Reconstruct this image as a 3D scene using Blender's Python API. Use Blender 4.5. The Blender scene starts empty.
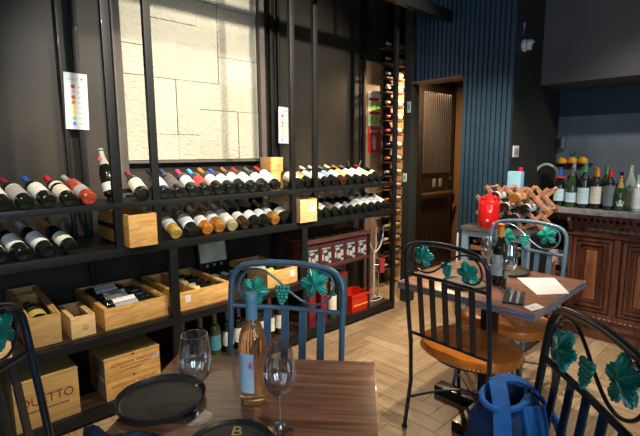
import bpy, bmesh, math, random
from math import sin, cos, pi, radians, sqrt, atan2
from mathutils import Vector, Matrix
random.seed(7)
SC = bpy.context.scene
COL = SC.collection
# ------------------------------------------------------------------ materials
MATS = {}
def new_mat(name):
    m = bpy.data.materials.new(name); m.use_nodes = True
    MATS[name] = m
    nt = m.node_tree
    return m, nt, nt.nodes['Principled BSDF']
def mat(name, col, rough=.5, metal=0., var=.12, scale=18., bump=0., trans=0., coat=0., ior=1.45, stretch=None, bscale=None, alpha=1.):
    if name in MATS: return MATS[name]
    m, nt, b = new_mat(name)
    b.inputs['Roughness'].default_value = rough
    b.inputs['Metallic'].default_value = metal
    b.inputs['Transmission Weight'].default_value = trans
    b.inputs['Coat Weight'].default_value = coat
    b.inputs['IOR'].default_value = ior
    tc = nt.nodes.new('ShaderNodeTexCoord')
    mp = nt.nodes.new('ShaderNodeMapping')
    nt.links.new(tc.outputs['Object'], mp.inputs[0])
    if stretch: mp.inputs['Scale'].default_value = stretch
    nz = nt.nodes.new('ShaderNodeTexNoise'); nz.inputs['Scale'].default_value = scale; nz.inputs['Detail'].default_value = 5
    nt.links.new(mp.outputs[0], nz.inputs['Vector'])
    rp = nt.nodes.new('ShaderNodeValToRGB')
    rp.color_ramp.elements[0].position = .3; rp.color_ramp.elements[1].position = .7
    rp.color_ramp.elements[0].color = [max(0, c*(1-var)) for c in col[:3]]+[1]
    rp.color_ramp.elements[1].color = [min(1, c*(1+var)) for c in col[:3]]+[1]
    nt.links.new(nz.outputs['Fac'], rp.inputs[0])
    nt.links.new(rp.outputs[0], b.inputs['Base Color'])
    if bump:
        bp = nt.nodes.new('ShaderNodeBump'); bp.inputs['Strength'].default_value = bump; bp.inputs['Distance'].default_value = .01
        n2 = nt.nodes.new('ShaderNodeTexNoise'); n2.inputs['Scale'].default_value = bscale or scale*2; n2.inputs['Detail'].default_value = 6
        nt.links.new(mp.outputs[0], n2.inputs['Vector'])
        nt.links.new(n2.outputs['Fac'], bp.inputs['Height']); nt.links.new(bp.outputs[0], b.inputs['Normal'])
    return m
def wood(name, c1, c2, rough=.5, stretch=(1.2, 14, 14), scale=3., coat=0., bump=.15):
    if name in MATS: return MATS[name]
    m, nt, b = new_mat(name)
    tc = nt.nodes.new('ShaderNodeTexCoord'); mp = nt.nodes.new('ShaderNodeMapping')
    mp.inputs['Scale'].default_value = stretch
    nt.links.new(tc.outputs['Object'], mp.inputs[0])
    nz = nt.nodes.new('ShaderNodeTexNoise'); nz.inputs['Scale'].default_value = scale; nz.inputs['Detail'].default_value = 8
    nz.inputs['Distortion'].default_value = 1.2
    nt.links.new(mp.outputs[0], nz.inputs['Vector'])
    rp = nt.nodes.new('ShaderNodeValToRGB')
    rp.color_ramp.elements[0].position = .32; rp.color_ramp.elements[1].position = .68
    rp.color_ramp.elements[0].color = list(c1)+[1]; rp.color_ramp.elements[1].color = list(c2)+[1]
    nt.links.new(nz.outputs['Fac'], rp.inputs[0]); nt.links.new(rp.outputs[0], b.inputs['Base Color'])
    bp = nt.nodes.new('ShaderNodeBump'); bp.inputs['Strength'].default_value = bump; bp.inputs['Distance'].default_value = .004
    nt.links.new(nz.outputs['Fac'], bp.inputs['Height']); nt.links.new(bp.outputs[0], b.inputs['Normal'])
    b.inputs['Roughness'].default_value = rough; b.inputs['Coat Weight'].default_value = coat
    return m
def emit(name, col, s):
    m, nt, b = new_mat(name)
    b.inputs['Base Color'].default_value = list(col)+[1]
    b.inputs['Emission Color'].default_value = list(col)+[1]; b.inputs['Emission Strength'].default_value = s
    return m
BLACK = mat('black_steel', (.0075, .0085, .0085), .45, .0, .25, 9, coat=.05)
WALL = mat('charcoal_wall', (.034, .029, .022), .42, 0, .3, 1.6, bump=.08, bscale=30)
WALL.node_tree.nodes['Principled BSDF'].inputs['Specular IOR Level'].default_value = .25
BLACK.node_tree.nodes['Principled BSDF'].inputs['Specular IOR Level'].default_value = .3
DARKW = mat('black_wall', (.02, .021, .017), .6, 0, .15, 3, bump=.05)
BULK = mat('bulkhead_grey', (.12, .115, .112), .7, 0, .22, 1.7, bump=.05)
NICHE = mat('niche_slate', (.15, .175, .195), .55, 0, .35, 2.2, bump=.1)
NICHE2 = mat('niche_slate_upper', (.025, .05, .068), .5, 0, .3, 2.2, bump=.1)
SLAT = mat('slat_navy', (.028, .062, .10), .42, 0, .12, 6, coat=.1)
STONE = None
CRATE = wood('pine_crate', (.50, .25, .065), (.76, .46, .15), .55, (3, 3, 16), 2.5)
CRATE2 = wood('pale_pine', (.60, .38, .15), (.80, .56, .27), .6, (3, 3, 16), 2.5)
CRATE3 = wood('carton_wood', (.40, .235, .075), (.56, .35, .12), .6, (2, 2, 12), 2.5)
CRATEBK = mat('box_grey_side', (.16, .15, .12), .6)
TABLE = wood('walnut_table', (.085, .033, .019), (.27, .125, .075), .30, (13, 1.0, 13), 2.6, coat=.3)
EDGE = wood('limed_edge', (.05, .03, .035), (.46, .40, .46), .5, (3, 3, 90), 3.)
BARW = wood('mahogany_bar', (.07, .022, .012), (.19, .07, .038), .33, (8, 8, 1.2), 3., coat=.3)
BARP = wood('mahogany_panel', (.16, .055, .024), (.34, .13, .055), .35, (8, 8, 1.2), 3., coat=.3)
STONETOP = mat('grey_stone_top', (.27, .26, .26), .28, 0, .35, 30, coat=.2)
NAVY = mat('navy_frame_paint', (.010, .020, .032), .32, .2, .2, 14, coat=.35)
SHEEN_BLUE = mat('frame_blue_sheen', (.065, .15, .235), .32, .2, .15, 14, coat=.35)  # dark frame lightened to blue: reflected daylight put into the colour
SHEEN_PALE = mat('frame_pale_sheen', (.13, .22, .30), .35, .2, .15, 14, coat=.3)  # paler still, daylight sheen painted into the frame colour
BLKP = mat('black_frame_paint', (.008, .010, .012), .3, .2, .2, 14, coat=.4)
LEAF = mat('verdigris_leaf', (.03, .36, .28), .28, .1, .3, 40, coat=.3)
LEAFD = mat('deep_green_leaf', (.01, .20, .155), .3, .1, .3, 40, coat=.3)
LEATHER = mat('tan_leather', (.86, .22, .028), .30, 0, .35, 7, bump=.15, bscale=60, coat=.35)
STUD = mat('brass_stud', (.50, .30, .10), .35, .5)
CHROME = mat('chrome', (.72, .72, .72), .18, .75, .03)
STEEL = mat('brushed_steel', (.55, .60, .64), .3, .9, .05)
FRIDGE = mat('pale_blue_metal', (.30, .47, .62), .35, .3, .1)
PLATE = mat('black_stoneware', (.022, .022, .021), .38, 0, .2, 30, coat=.15)
PLATEC = mat('grey_stoneware', (.050, .045, .038), .5, 0, .15, 30)
PAPER = mat('white_paper', (.66, .66, .66), .6, 0, .02)
PAPER2 = mat('offwhite_paper', (.72, .70, .66), .6, 0, .03)
INK = mat('grey_ink', (.18, .18, .18), .6)
GOLD = mat('gold_ink', (.55, .42, .15), .35, .6)
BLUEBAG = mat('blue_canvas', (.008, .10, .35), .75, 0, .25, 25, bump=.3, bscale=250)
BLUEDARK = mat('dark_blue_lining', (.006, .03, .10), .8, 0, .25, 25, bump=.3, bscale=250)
STRAP = mat('grey_webbing', (.045, .045, .06), .8, 0, .2, 60, bump=.4, bscale=300)
BUCKLE = mat('silver_tape', (.33, .33, .36), .5)
DENIM = mat('navy_cloth', (.012, .03, .07), .85, 0, .5, 22, bump=.5, bscale=200)
def thin_glass():
    m, nt, b = new_mat('clear_glass'); nt.nodes.remove(b); out = nt.nodes['Material Output']
    tr = nt.nodes.new('ShaderNodeBsdfTransparent'); gl = nt.nodes.new('ShaderNodeBsdfGlossy'); gl.inputs['Roughness'].default_value = .03
    tr.inputs[0].default_value = (.94, .96, .97, 1); gl.inputs[0].default_value = (1, 1, 1, 1)
    fc = nt.nodes.new('ShaderNodeLayerWeight'); fc.inputs['Blend'].default_value = .5
    pw = nt.nodes.new('ShaderNodeMath'); pw.operation = 'POWER'; pw.inputs[1].default_value = 3.
    lw = nt.nodes.new('ShaderNodeMath'); lw.operation = 'MULTIPLY_ADD'; lw.inputs[1].default_value = .9; lw.inputs[2].default_value = .18
    nt.links.new(fc.outputs['Facing'], pw.inputs[0]); nt.links.new(pw.outputs[0], lw.inputs[0])
    mx = nt.nodes.new('ShaderNodeMixShader')
    nt.links.new(lw.outputs[0], mx.inputs[0]); nt.links.new(tr.outputs[0], mx.inputs[1]); nt.links.new(gl.outputs[0], mx.inputs[2]); nt.links.new(mx.outputs[0], out.inputs[0])
    return m
GLASS = thin_glass()
ROSE = mat('rose_wine_glass', (.98, .63, .30), .0, 0, .02, 5, trans=.92, ior=1.38)
G_DARK = mat('dark_bottle_glass', (.010, .012, .009), .08, 0, .2, 9, coat=.6)
G_BROWN = mat('brown_bottle_glass', (.045, .02, .008), .08, 0, .2, 9, coat=.6)
G_GREEN = mat('green_bottle_glass', (.03, .065, .02), .08, 0, .2, 9, coat=.6)
G_AMBER = mat('amber_wine', (.62, .27, .04), .05, 0, .5, 22, coat=.6, trans=.55)
G_YEL = mat('straw_wine', (.68, .46, .10), .05, 0, .5, 22, coat=.6, trans=.5)
G_ORANGE = mat('orange_wine', (.80, .26, .03), .05, 0, .5, 22, coat=.6, trans=.5)
G_PINK = mat('pink_wine', (.80, .11, .05), .05, 0, .6, 24, coat=.6, trans=.4)
G_PALE = mat('pale_wine', (.66, .55, .28), .05, 0, .4, 22, coat=.6, trans=.5)
G_CLEAR = mat('clear_green_bottle', (.35, .45, .33), .08, 0, .2, 14, coat=.6)
def colm(n, c, r=.4): return mat(n, c, r, 0, .05)
C = dict(red=colm('red_foil', (.65, .02, .03)), maroon=colm('maroon_foil', (.22, .02, .03)), blue=colm('blue_foil', (.03, .11, .45)),
         sky=colm('light_blue_foil', (.12, .48, .85)), pink=colm('pink_foil', (.72, .05, .17)), orange=colm('orange_foil', (.85, .26, .02)),
         silver=colm('silver_foil', (.45, .45, .42), .3), black=colm('black_foil', (.012, .012, .014)), gold=colm('gold_foil', (.50, .30, .09), .3),
         copper=colm('copper_foil', (.50, .17, .06), .3), green=colm('green_foil', (.05, .35, .12)), purple=colm('purple_foil', (.13, .12, .2)),
         grey=colm('grey_foil', (.13, .14, .14)), greyblue=colm('greyblue_foil', (.14, .26, .34)), cream=colm('cream_foil', (.72, .63, .45)), navy=colm('navy_foil', (.02, .04, .16)))
def labm(n, c, band=None):
    key = 'label_'+n
    if key in MATS: return MATS[key]
    m, nt, b = new_mat(key)
    b.inputs['Roughness'].default_value = .55
    tc = nt.nodes.new('ShaderNodeTexCoord'); mp = nt.nodes.new('ShaderNodeMapping'); mp.inputs['Scale'].default_value = (18, 18, 120)
    nz = nt.nodes.new('ShaderNodeTexNoise'); nz.inputs['Scale'].default_value = 1.; nz.inputs['Detail'].default_value = 3
    rp = nt.nodes.new('ShaderNodeValToRGB'); rp.color_ramp.elements[0].position = .30; rp.color_ramp.elements[1].position = .44
    d = band or [x*.55 for x in c]
    rp.color_ramp.elements[0].color = list(d)+[1]; rp.color_ramp.elements[1].color = list(c)+[1]
    nt.links.new(tc.outputs['Object'], mp.inputs[0]); nt.links.new(mp.outputs[0], nz.inputs['Vector'])
    nt.links.new(nz.outputs['Fac'], rp.inputs[0]); nt.links.new(rp.outputs[0], b.inputs['Base Color'])
    return m
L = dict(white=labm('white', (.82, .80, .76)), cream=labm('cream', (.78, .72, .58)), grey=labm('grey', (.40, .40, .40)), dark=labm('dark', (.09, .085, .08), (.3, .25, .15)),
         red=labm('red', (.55, .05, .06)), blue=labm('blue', (.22, .33, .62)), yellow=labm('yellow', (.78, .72, .35)), gold=labm('gold', (.62, .48, .12)),
         mint=labm('mint', (.55, .75, .66)), pinkish=labm('pinkish', (.70, .50, .48)), orange=labm('orange', (.78, .45, .2)), paleblue=labm('paleblue', (.55, .72, .80)), teal=labm('teal', (.06, .25, .33)), slate=labm('slate', (.18, .2, .22)))
def stone_mat():
    m, nt, b = new_mat('split_limestone')
    b.inputs['Roughness'].default_value = .85
    tc = nt.nodes.new('ShaderNodeTexCoord')
    at = nt.nodes.new('ShaderNodeAttribute'); at.attribute_name = 'tone'
    nz = nt.nodes.new('ShaderNodeTexNoise'); nz.inputs['Scale'].default_value = 3.; nz.inputs['Detail'].default_value = 6
    nt.links.new(tc.outputs['Object'], nz.inputs['Vector'])
    ad = nt.nodes.new('ShaderNodeMath'); ad.operation = 'MULTIPLY_ADD'; ad.inputs[1].default_value = .5
    nt.links.new(nz.outputs['Fac'], ad.inputs[0]); nt.links.new(at.outputs['Fac'], ad.inputs[2])
    rp = nt.nodes.new('ShaderNodeValToRGB')
    rp.color_ramp.elements[0].position = .15; rp.color_ramp.elements[1].position = .95
    rp.color_ramp.elements[0].color = (.46, .42, .31, 1); rp.color_ramp.elements[1].color = (.66, .62, .50, 1)
    nt.links.new(ad.outputs[0], rp.inputs[0]); nt.links.new(rp.outputs[0], b.inputs['Base Color'])
    n2 = nt.nodes.new('ShaderNodeTexNoise'); n2.inputs['Scale'].default_value = 38; n2.inputs['Detail'].default_value = 5; n2.inputs['Distortion'].default_value = .6
    n3 = nt.nodes.new('ShaderNodeTexVoronoi'); n3.feature = 'DISTANCE_TO_EDGE'; n3.inputs['Scale'].default_value = 7
    n4 = nt.nodes.new('ShaderNodeTexNoise'); n4.inputs['Scale'].default_value = 9; n4.inputs['Detail'].default_value = 4
    nt.links.new(tc.outputs['Object'], n2.inputs['Vector']); nt.links.new(tc.outputs['Object'], n4.inputs['Vector'])
    nt.links.new(n4.outputs['Color'], n3.inputs['Vector'])
    mx = nt.nodes.new('ShaderNodeMath'); mx.operation = 'MULTIPLY_ADD'; mx.inputs[1].default_value = .5
    nt.links.new(n3.outputs['Distance'], mx.inputs[0]); nt.links.new(n2.outputs['Fac'], mx.inputs[2])
    bp = nt.nodes.new('ShaderNodeBump'); bp.inputs['Strength'].default_value = .85; bp.inputs['Distance'].default_value = .02
    nt.links.new(mx.outputs[0], bp.inputs['Height']); nt.links.new(bp.outputs[0], b.inputs['Normal'])
    return m
STONE = stone_mat()
def floor_mat():
    m, nt, b = new_mat('herringbone_planks')
    b.inputs['Roughness'].default_value = .38
    at = nt.nodes.new('ShaderNodeAttribute'); at.attribute_name = 'tone'
    uv = nt.nodes.new('ShaderNodeUVMap'); uv.uv_map = 'UVMap'
    mp = nt.nodes.new('ShaderNodeMapping'); mp.inputs['Scale'].default_value = (2.0, 22, 1)
    nt.links.new(uv.outputs[0], mp.inputs[0])
    nz = nt.nodes.new('ShaderNodeTexNoise'); nz.inputs['Scale'].default_value = 2.2; nz.inputs['Detail'].default_value = 7; nz.inputs['Distortion'].default_value = .7
    nt.links.new(mp.outputs[0], nz.inputs['Vector'])
    rp = nt.nodes.new('ShaderNodeValToRGB'); rp.color_ramp.elements[0].position = .25; rp.color_ramp.elements[1].position = .75
    rp.color_ramp.elements[0].color = (.26, .17, .09, 1); rp.color_ramp.elements[1].color = (.52, .385, .245, 1)
    ad = nt.nodes.new('ShaderNodeMath'); ad.operation = 'MULTIPLY_ADD'; ad.inputs[1].default_value = .7
    nt.links.new(nz.outputs['Fac'], ad.inputs[0]); nt.links.new(at.outputs['Fac'], ad.inputs[2])
    nt.links.new(ad.outputs[0], rp.inputs[0]); nt.links.new(rp.outputs[0], b.inputs['Base Color'])
    bp = nt.nodes.new('ShaderNodeBump'); bp.inputs['Strength'].default_value = .12; bp.inputs['Distance'].default_value = .003
    nt.links.new(nz.outputs['Fac'], bp.inputs['Height']); nt.links.new(bp.outputs[0], b.inputs['Normal'])
    return m
FLOOR = floor_mat()
GROUT = mat('floor_joint', (.12, .09, .06), .8)
# ------------------------------------------------------------------ mesh helpers
def box(bm, x0, x1, y0, y1, z0, z1, bev=0., M=None):
    r = bmesh.ops.create_cube(bm, size=1.)
    vs = r['verts']
    for v in vs:
        v.co = Vector(((x0+x1)/2+v.co.x*(x1-x0), (y0+y1)/2+v.co.y*(y1-y0), (z0+z1)/2+v.co.z*(z1-z0)))
    if bev:
        es = list({e for v in vs for e in v.link_edges})
        rr = bmesh.ops.bevel(bm, geom=es, offset=bev, segments=2, affect='EDGES', profile=.7)
        vs = list({v for f in rr['faces'] for v in f.verts} | {v for v in vs if v.is_valid})
    if M is not None:
        for v in vs: v.co = M @ v.co
    return vs
def tube(bm, pts, r, seg=8, closed=False, cap=True, flat=None):
    """sweep a circle (or ellipse flat=(a,b,normal)) along pts"""
    pts = [Vector(p) for p in pts]; n = len(pts); rings = []
    up = None
    for i, p in enumerate(pts):
        if closed: t = (pts[(i+1) % n]-pts[i-1]).normalized()
        else: t = (pts[min(i+1, n-1)]-pts[max(i-1, 0)]).normalized()
        if flat: u = Vector(flat[2]); a, b_ = flat[0], flat[1]
        else:
            if up is None: up = Vector((0, 0, 1)) if abs(t.z) < .9 else Vector((1, 0, 0))
            u = up; a = b_ = (r[i] if isinstance(r, (list, tuple)) else r)
        s = t.cross(u).normalized(); u2 = s.cross(t).normalized()
        if not flat: up = u2
        rings.append([bm.verts.new(p+s*(a*cos(2*pi*k/seg))+u2*(b_*sin(2*pi*k/seg))) for k in range(seg)])
    m = n if closed else n-1
    for i in range(m):
        A, B = rings[i], rings[(i+1) % n]
        for k in range(seg):
            try: bm.faces.new((A[k], A[(k+1) % seg], B[(k+1) % seg], B[k]))
            except ValueError: pass
    if cap and not closed:
        bm.faces.new(rings[0][::-1]); bm.faces.new(rings[-1])
def lathe(bm, prof, seg=20, M=None, a0=0., a1=2*pi):
    full = abs(a1-a0-2*pi) < 1e-6
    n = seg if full else seg+1
    rings = []
    for (r, z) in prof:
        if r < 1e-6: rings.append([bm.verts.new((0, 0, z))])
        else: rings.append([bm.verts.new((r*cos(a0+(a1-a0)*k/seg), r*sin(a0+(a1-a0)*k/seg), z)) for k in range(n)])
    for A, B in zip(rings, rings[1:]):
        for k in range(seg):
            k2 = (k+1) % n
            if len(A) == 1 and len(B) == 1: continue
            if len(A) == 1: f = (A[0], B[k2], B[k])
            elif len(B) == 1: f = (A[k], A[k2], B[0])
            else: f = (A[k], A[k2], B[k2], B[k])
            try: bm.faces.new(f)
            except ValueError: pass
    if M is not None:
        for R_ in rings:
            for v in R_: v.co = M @ v.co
def poly(bm, pts, h, M=None):
    """extrude planar polygon (xy) by h in z"""
    a = [bm.verts.new((p[0], p[1], 0)) for p in pts]; b = [bm.verts.new((p[0], p[1], h)) for p in pts]
    n = len(pts)
    bm.faces.new(a[::-1]); bm.faces.new(b)
    for i in range(n): bm.faces.new((a[i], a[(i+1) % n], b[(i+1) % n], b[i]))
    if M is not None:
        for v in a+b: v.co = M @ v.co
def catmull(P, n=8, closed=False):
    P = [Vector(p) for p in P]; out = []
    m = len(P)
    R = range(m if closed else m-1)
    for i in R:
        p0 = P[i-1] if (i or closed) else P[0]; p1 = P[i]; p2 = P[(i+1) % m]; p3 = P[(i+2) % m] if (closed or i+2 < m) else P[-1]
        for k in range(n):
            t = k/n
            out.append(.5*((2*p1)+(p2-p0)*t+(2*p0-5*p1+4*p2-p3)*t*t+(-p0+3*p1-3*p2+p3)*t**3))
    if not closed: out.append(P[-1])
    return out
def mesh_of(bm, name, m, smooth=True):
    bmesh.ops.recalc_face_normals(bm, faces=bm.faces)
    me = bpy.data.meshes.new(name); bm.to_mesh(me); bm.free()
    me.materials.append(m)
    if smooth:
        for p in me.polygons: p.use_smooth = True
        try: me.set_sharp_from_angle(angle=radians(38))
        except Exception: pass
    return me
def obj(name, bm, m, parent=None, smooth=True):
    me = bm if isinstance(bm, bpy.types.Mesh) else mesh_of(bm, name, m, smooth)
    o = bpy.data.objects.new(name, me); COL.objects.link(o)
    if parent: o.parent = parent
    return o
def thing(name, label, cat, loc=(0, 0, 0), rz=0, group=None, M=None):
    o = bpy.data.objects.new(name, None); COL.objects.link(o); o.empty_display_size = .05
    if M is not None: o.matrix_world = M
    else: o.location = loc; o.rotation_euler = (0, 0, rz)
    return tag(o, label, cat, group)
def tag(o, label, cat, group=None):
    o['label'] = label; o['category'] = cat
    if group: o['group'] = group
    return o
def struct(name, bm, m, label=None, smooth=False):
    o = obj(name, bm, m, None, smooth); o['kind'] = 'structure'
    if label: o['label'] = label
    return o
def sbox(name, dims, m, label=None, bev=0):
    bm = bmesh.new(); box(bm, *dims, bev); return struct(name, bm, m, label)
def B(*dims, bev=0, M=None):
    bm = bmesh.new(); box(bm, *dims, bev, M); return bm
def T(pts, r, **k):
    bm = bmesh.new(); tube(bm, pts, r, **k); return bm
def LA(prof, seg=20, M=None, **k):
    bm = bmesh.new(); lathe(bm, prof, seg, M, **k); return bm
def text_mesh(s, size, m, parent, M, name='lettering', ext=.0006, sx=1.):
    cu = bpy.data.curves.new(name, 'FONT'); cu.body = s; cu.size = size; cu.extrude = ext; cu.align_x = 'CENTER'; cu.align_y = 'CENTER'
    cu.resolution_u = 3
    t = bpy.data.objects.new(name, cu); COL.objects.link(t)
    bpy.context.view_layer.update()
    me = bpy.data.meshes.new_from_object(t.evaluated_get(bpy.context.evaluated_depsgraph_get()))
    bpy.data.objects.remove(t)
    me.materials.clear(); me.materials.append(m)
    for v in me.vertices: v.co = M @ Vector((v.co.x*sx, v.co.y, v.co.z))
    o = bpy.data.objects.new(name, me); COL.objects.link(o); o.parent = parent
    return o
FRONT = Matrix(((1, 0, 0, 0), (0, 0, -1, 0), (0, 1, 0, 0), (0, 0, 0, 1)))   # xy drawing -> xz plane facing -y
# ------------------------------------------------------------------ room shell
YW, XS = 3.10, 3.5
# floor of herringbone planks
def make_floor():
    bm = bmesh.new(); tone = bm.loops.layers.color.new('tone'); uvl = bm.loops.layers.uv.new('UVMap')
    W, n = .105, 4; g = .0016
    x0, x1, y0, y1 = -2.2, 5.5, -2.4, 3.2
    a = radians(0)
    def plank(ax, ay, bx, by, vert):
        if bx*W < x0 or ax*W > x1 or by*W < y0 or ay*W > y1: return
        X0, X1, Y0, Y1 = max(ax*W, x0)+g, min(bx*W, x1)-g, max(ay*W, y0)+g, min(by*W, y1)-g
        if X1 <= X0 or Y1 <= Y0: return
        vs = [bm.verts.new(p) for p in ((X0, Y0, 0), (X1, Y0, 0), (X1, Y1, 0), (X0, Y1, 0))]
        f = bm.faces.new(vs); t = random.uniform(-.1, .45); ou, ov = random.random()*20, random.random()*20
        for l in f.loops:
            l[tone] = (max(0, t),)*3+(1,)
            u, v = (l.vert.co.y, l.vert.co.x) if vert else (l.vert.co.x, l.vert.co.y)
            l[uvl].uv = (u+ou, v+ov)
    for y in range(int(y0/W)-2, int(y1/W)+3):
        for k in range(-8, 12):
            s = y % (2*n)+k*2*n; plank(s, y, s+n, y+1, False)
    for x in range(int(x0/W)-2, int(x1/W)+3):
        for k in range(-8, 12):
            s = (x+1) % (2*n)+k*2*n; plank(x, s, x+1, s+n, True)
    f = bm.faces.new([bm.verts.new(p) for p in ((x0, y0, -.004), (x1, y0, -.004), (x1, y1, -.004), (x0, y1, -.004))]); f.material_index = 1
    me = bpy.data.meshes.new('floor'); bm.to_mesh(me); bm.free(); me.materials.append(FLOOR); me.materials.append(GROUT)
    o = bpy.data.objects.new('floor', me); COL.objects.link(o); o['kind'] = 'structure'; o['label'] = 'beige wood-look herringbone floor'
make_floor()
CEIL = 3.1
sbox('ceiling', (-2.3, 5.5, -2.5, 3.25, CEIL, CEIL+.1), DARKW)
# back wall with the recessed stone panel: pieces round the recess
bm = bmesh.new()
KS = 3.05/2.8
SX0, SX1, SZ0, SZ1 = 1.04*KS, 2.02*KS, 1.389, 3.05
for d in ((-2.2, SX0, YW, 3.25, 0, CEIL), (SX1, 5.5, YW, 3.25, 0, CEIL), (SX0, SX1, YW, 3.25, 0, SZ0), (SX0, SX1, YW, 3.25, SZ1, CEIL)): box(bm, *d)
struct('wall_back', bm, WALL, 'charcoal painted wall behind the wine shelving')
def stone():
    bm = bmesh.new(); tone = bm.loops.layers.color.new('tone')
    blocks = [(1.04, 1.225, 2.083, 2.42), (1.04, 1.215, 1.906, 2.083), (1.04, 1.21, 1.392, 1.906),
              (1.225, 1.54, 2.256, 2.95), (1.54, 1.70, 2.25, 2.42), (1.70, 2.02, 2.41, 2.95), (1.54, 1.70, 2.42, 2.95), (1.04, 1.225, 2.42, 2.95),
              (1.225, 1.695, 1.903, 2.256), (1.70, 2.02, 2.085, 2.41), (1.70, 2.02, 1.90, 2.085),
              (1.21, 1.38, 1.555, 1.903), (1.38, 1.545, 1.555, 1.903), (1.545, 2.02, 1.725, 1.903),
              (1.545, 1.845, 1.392, 1.725), (1.845, 2.02, 1.392, 1.725), (1.21, 1.38, 1.392, 1.555), (1.38, 1.545, 1.392, 1.555)]
    for i, (x0, x1, z0, z1) in enumerate(blocks):
        x0, x1, z0, z1 = x0*KS, x1*KS, min(3.045, 1.43+(z0-1.43)*KS), min(3.045, 1.43+(z1-1.43)*KS)
        yf = 3.050+random.uniform(-.005, .006); g = .0015
        n0 = len(bm.faces)
        vs = box(bm, x0+g, x1-g, yf, 3.24, z0+g, z1-g, .003)
        t = random.uniform(.1, .6)
        bm.faces.ensure_lookup_table()
        for f in bm.faces[n0:]:
            for l in f.loops: l[tone] = (t, t, t, 1)
    for f in bm.faces:
        pass
    return bm
struct('wall_stone_panel', stone(), STONE, 'split-face cream limestone blocks in the back wall')
bm = bmesh.new()
box(bm, SX0-.055, SX0-.002, 3.01, YW, 0.93, CEIL); box(bm, SX1+.002, SX1+.05, 3.01, YW, .93, CEIL); box(bm, SX0, SX1, 3.02, YW, SZ0-.02, SZ0-.002)
struct('trim_1', bm, mat('taupe_trim', (.10, .082, .066), .5), 'dark frame around the stone panel')
# slatted wall with lintel over the passage
def slats():
    bm = bmesh.new()
    box(bm, XS+.0225, XS+.14, 1.661, 1.975, 0, CEIL); box(bm, XS+.0225, XS+.14, 1.975, 2.469, 2.06, CEIL)
    y = 1.56
    while y < 2.435:
        z0 = 0 if y < 1.95 else 2.06
        box(bm, XS-.002, XS+.022, y, y+.030, z0, CEIL, .004)
        y += .042
    return bm
struct('wall_slatted', slats(), SLAT, 'navy vertical slat wall')
sbox('wall_pillar', (XS-.02, XS+.10, 2.470, 2.550, 0, CEIL), DARKW, 'black pillar between shelving and passage')
sbox('trim_2', (XS-.006, XS+.15, 1.98, 2.469, 2.045, 2.062), mat('passage_head', (.2, .12, .06), .5))
# black side wall, niche, bulkhead, passage end
sbox('wall_side', (XS+.0225, 4.62, 1.555, 1.66, 0, CEIL), DARKW, 'black wall carrying the camera and the light switch')
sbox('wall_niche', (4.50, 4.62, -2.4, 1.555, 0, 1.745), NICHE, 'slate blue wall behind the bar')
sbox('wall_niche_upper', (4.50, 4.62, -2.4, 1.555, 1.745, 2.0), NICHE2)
sbox('wall_bulkhead', (4.03, 4.62, -2.4, 1.555, 1.985, CEIL), BULK, 'grey boxed bulkhead over the bar')
sbox('wall_passage', (5.35, 5.45, 1.66, YW, 0, CEIL), mat('brown_passage', (.16, .085, .035), .55))
sbox('wall_passage_side', (4.62, 5.45, 1.6, 1.66, 0, CEIL), DARKW)
sbox('ceiling_passage', (4.10, 5.35, 1.66, YW, 2.30, 2.35), mat('brown_ceiling', (.12, .07, .035), .55))
# walls behind and beside the camera, with shop windows
WINF = ((-.95, -.35), (.15, .75)); WZ0, WZ1 = .9, 2.5
WINL = ((-.75, -.1), (.45, 1.1))
bm = bmesh.new()
for a, b in ((-2.5, -.75), (-.1, .45), (1.1, 3.25)): box(bm, -2.3, -2.2, a, b, 0, CEIL)
for a, b in WINL: box(bm, -2.3, -2.2, a, b, 0, WZ0); box(bm, -2.3, -2.2, a, b, WZ1, CEIL)
struct('wall_left', bm, DARKW)
bm = bmesh.new()
for a, b in ((-2.2, -.95), (-.35, .15), (.75, 5.5)): box(bm, a, b, -2.5, -2.4, 0, CEIL)
for a, b in WINF: box(bm, a, b, -2.5, -2.4, 0, WZ0); box(bm, a, b, -2.5, -2.4, WZ1, CEIL)
struct('wall_front', bm, DARKW)
wi = 0
for (a, b) in WINF:
    wi += 1; bm = bmesh.new()
    for d in ((a, a+.03, -2.47, -2.41, WZ0, WZ1), (b-.03, b, -2.47, -2.41, WZ0, WZ1), (a+.03, b-.03, -2.47, -2.41, WZ0, WZ0+.03), (a+.03, b-.03, -2.47, -2.41, WZ1-.03, WZ1), (a+.03, b-.03, -2.47, -2.41, 1.9, 1.93)): box(bm, *d)
    struct('window_%d' % wi, bm, BLACK)
for (a, b) in WINL:
    wi += 1; bm = bmesh.new()
    for d in ((-2.27, -2.21, a, a+.03, WZ0, WZ1), (-2.27, -2.21, b-.03, b, WZ0, WZ1), (-2.27, -2.21, a+.03, b-.03, WZ0, WZ0+.03), (-2.27, -2.21, a+.03, b-.03, WZ1-.03, WZ1), (-2.27, -2.21, a+.03, b-.03, 1.9, 1.93)): box(bm, *d)
    struct('window_%d' % wi, bm, BLACK)
sbox('wall_back_panel', (3.50, 4.46, 3.088, 3.0995, 0, 2.35), mat('tan_panel', (.36, .215, .11), .55, 0, .15, 3), 'tan stretch of the back wall by the passage')  # thin tan slab laid over the charcoal back wall
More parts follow.
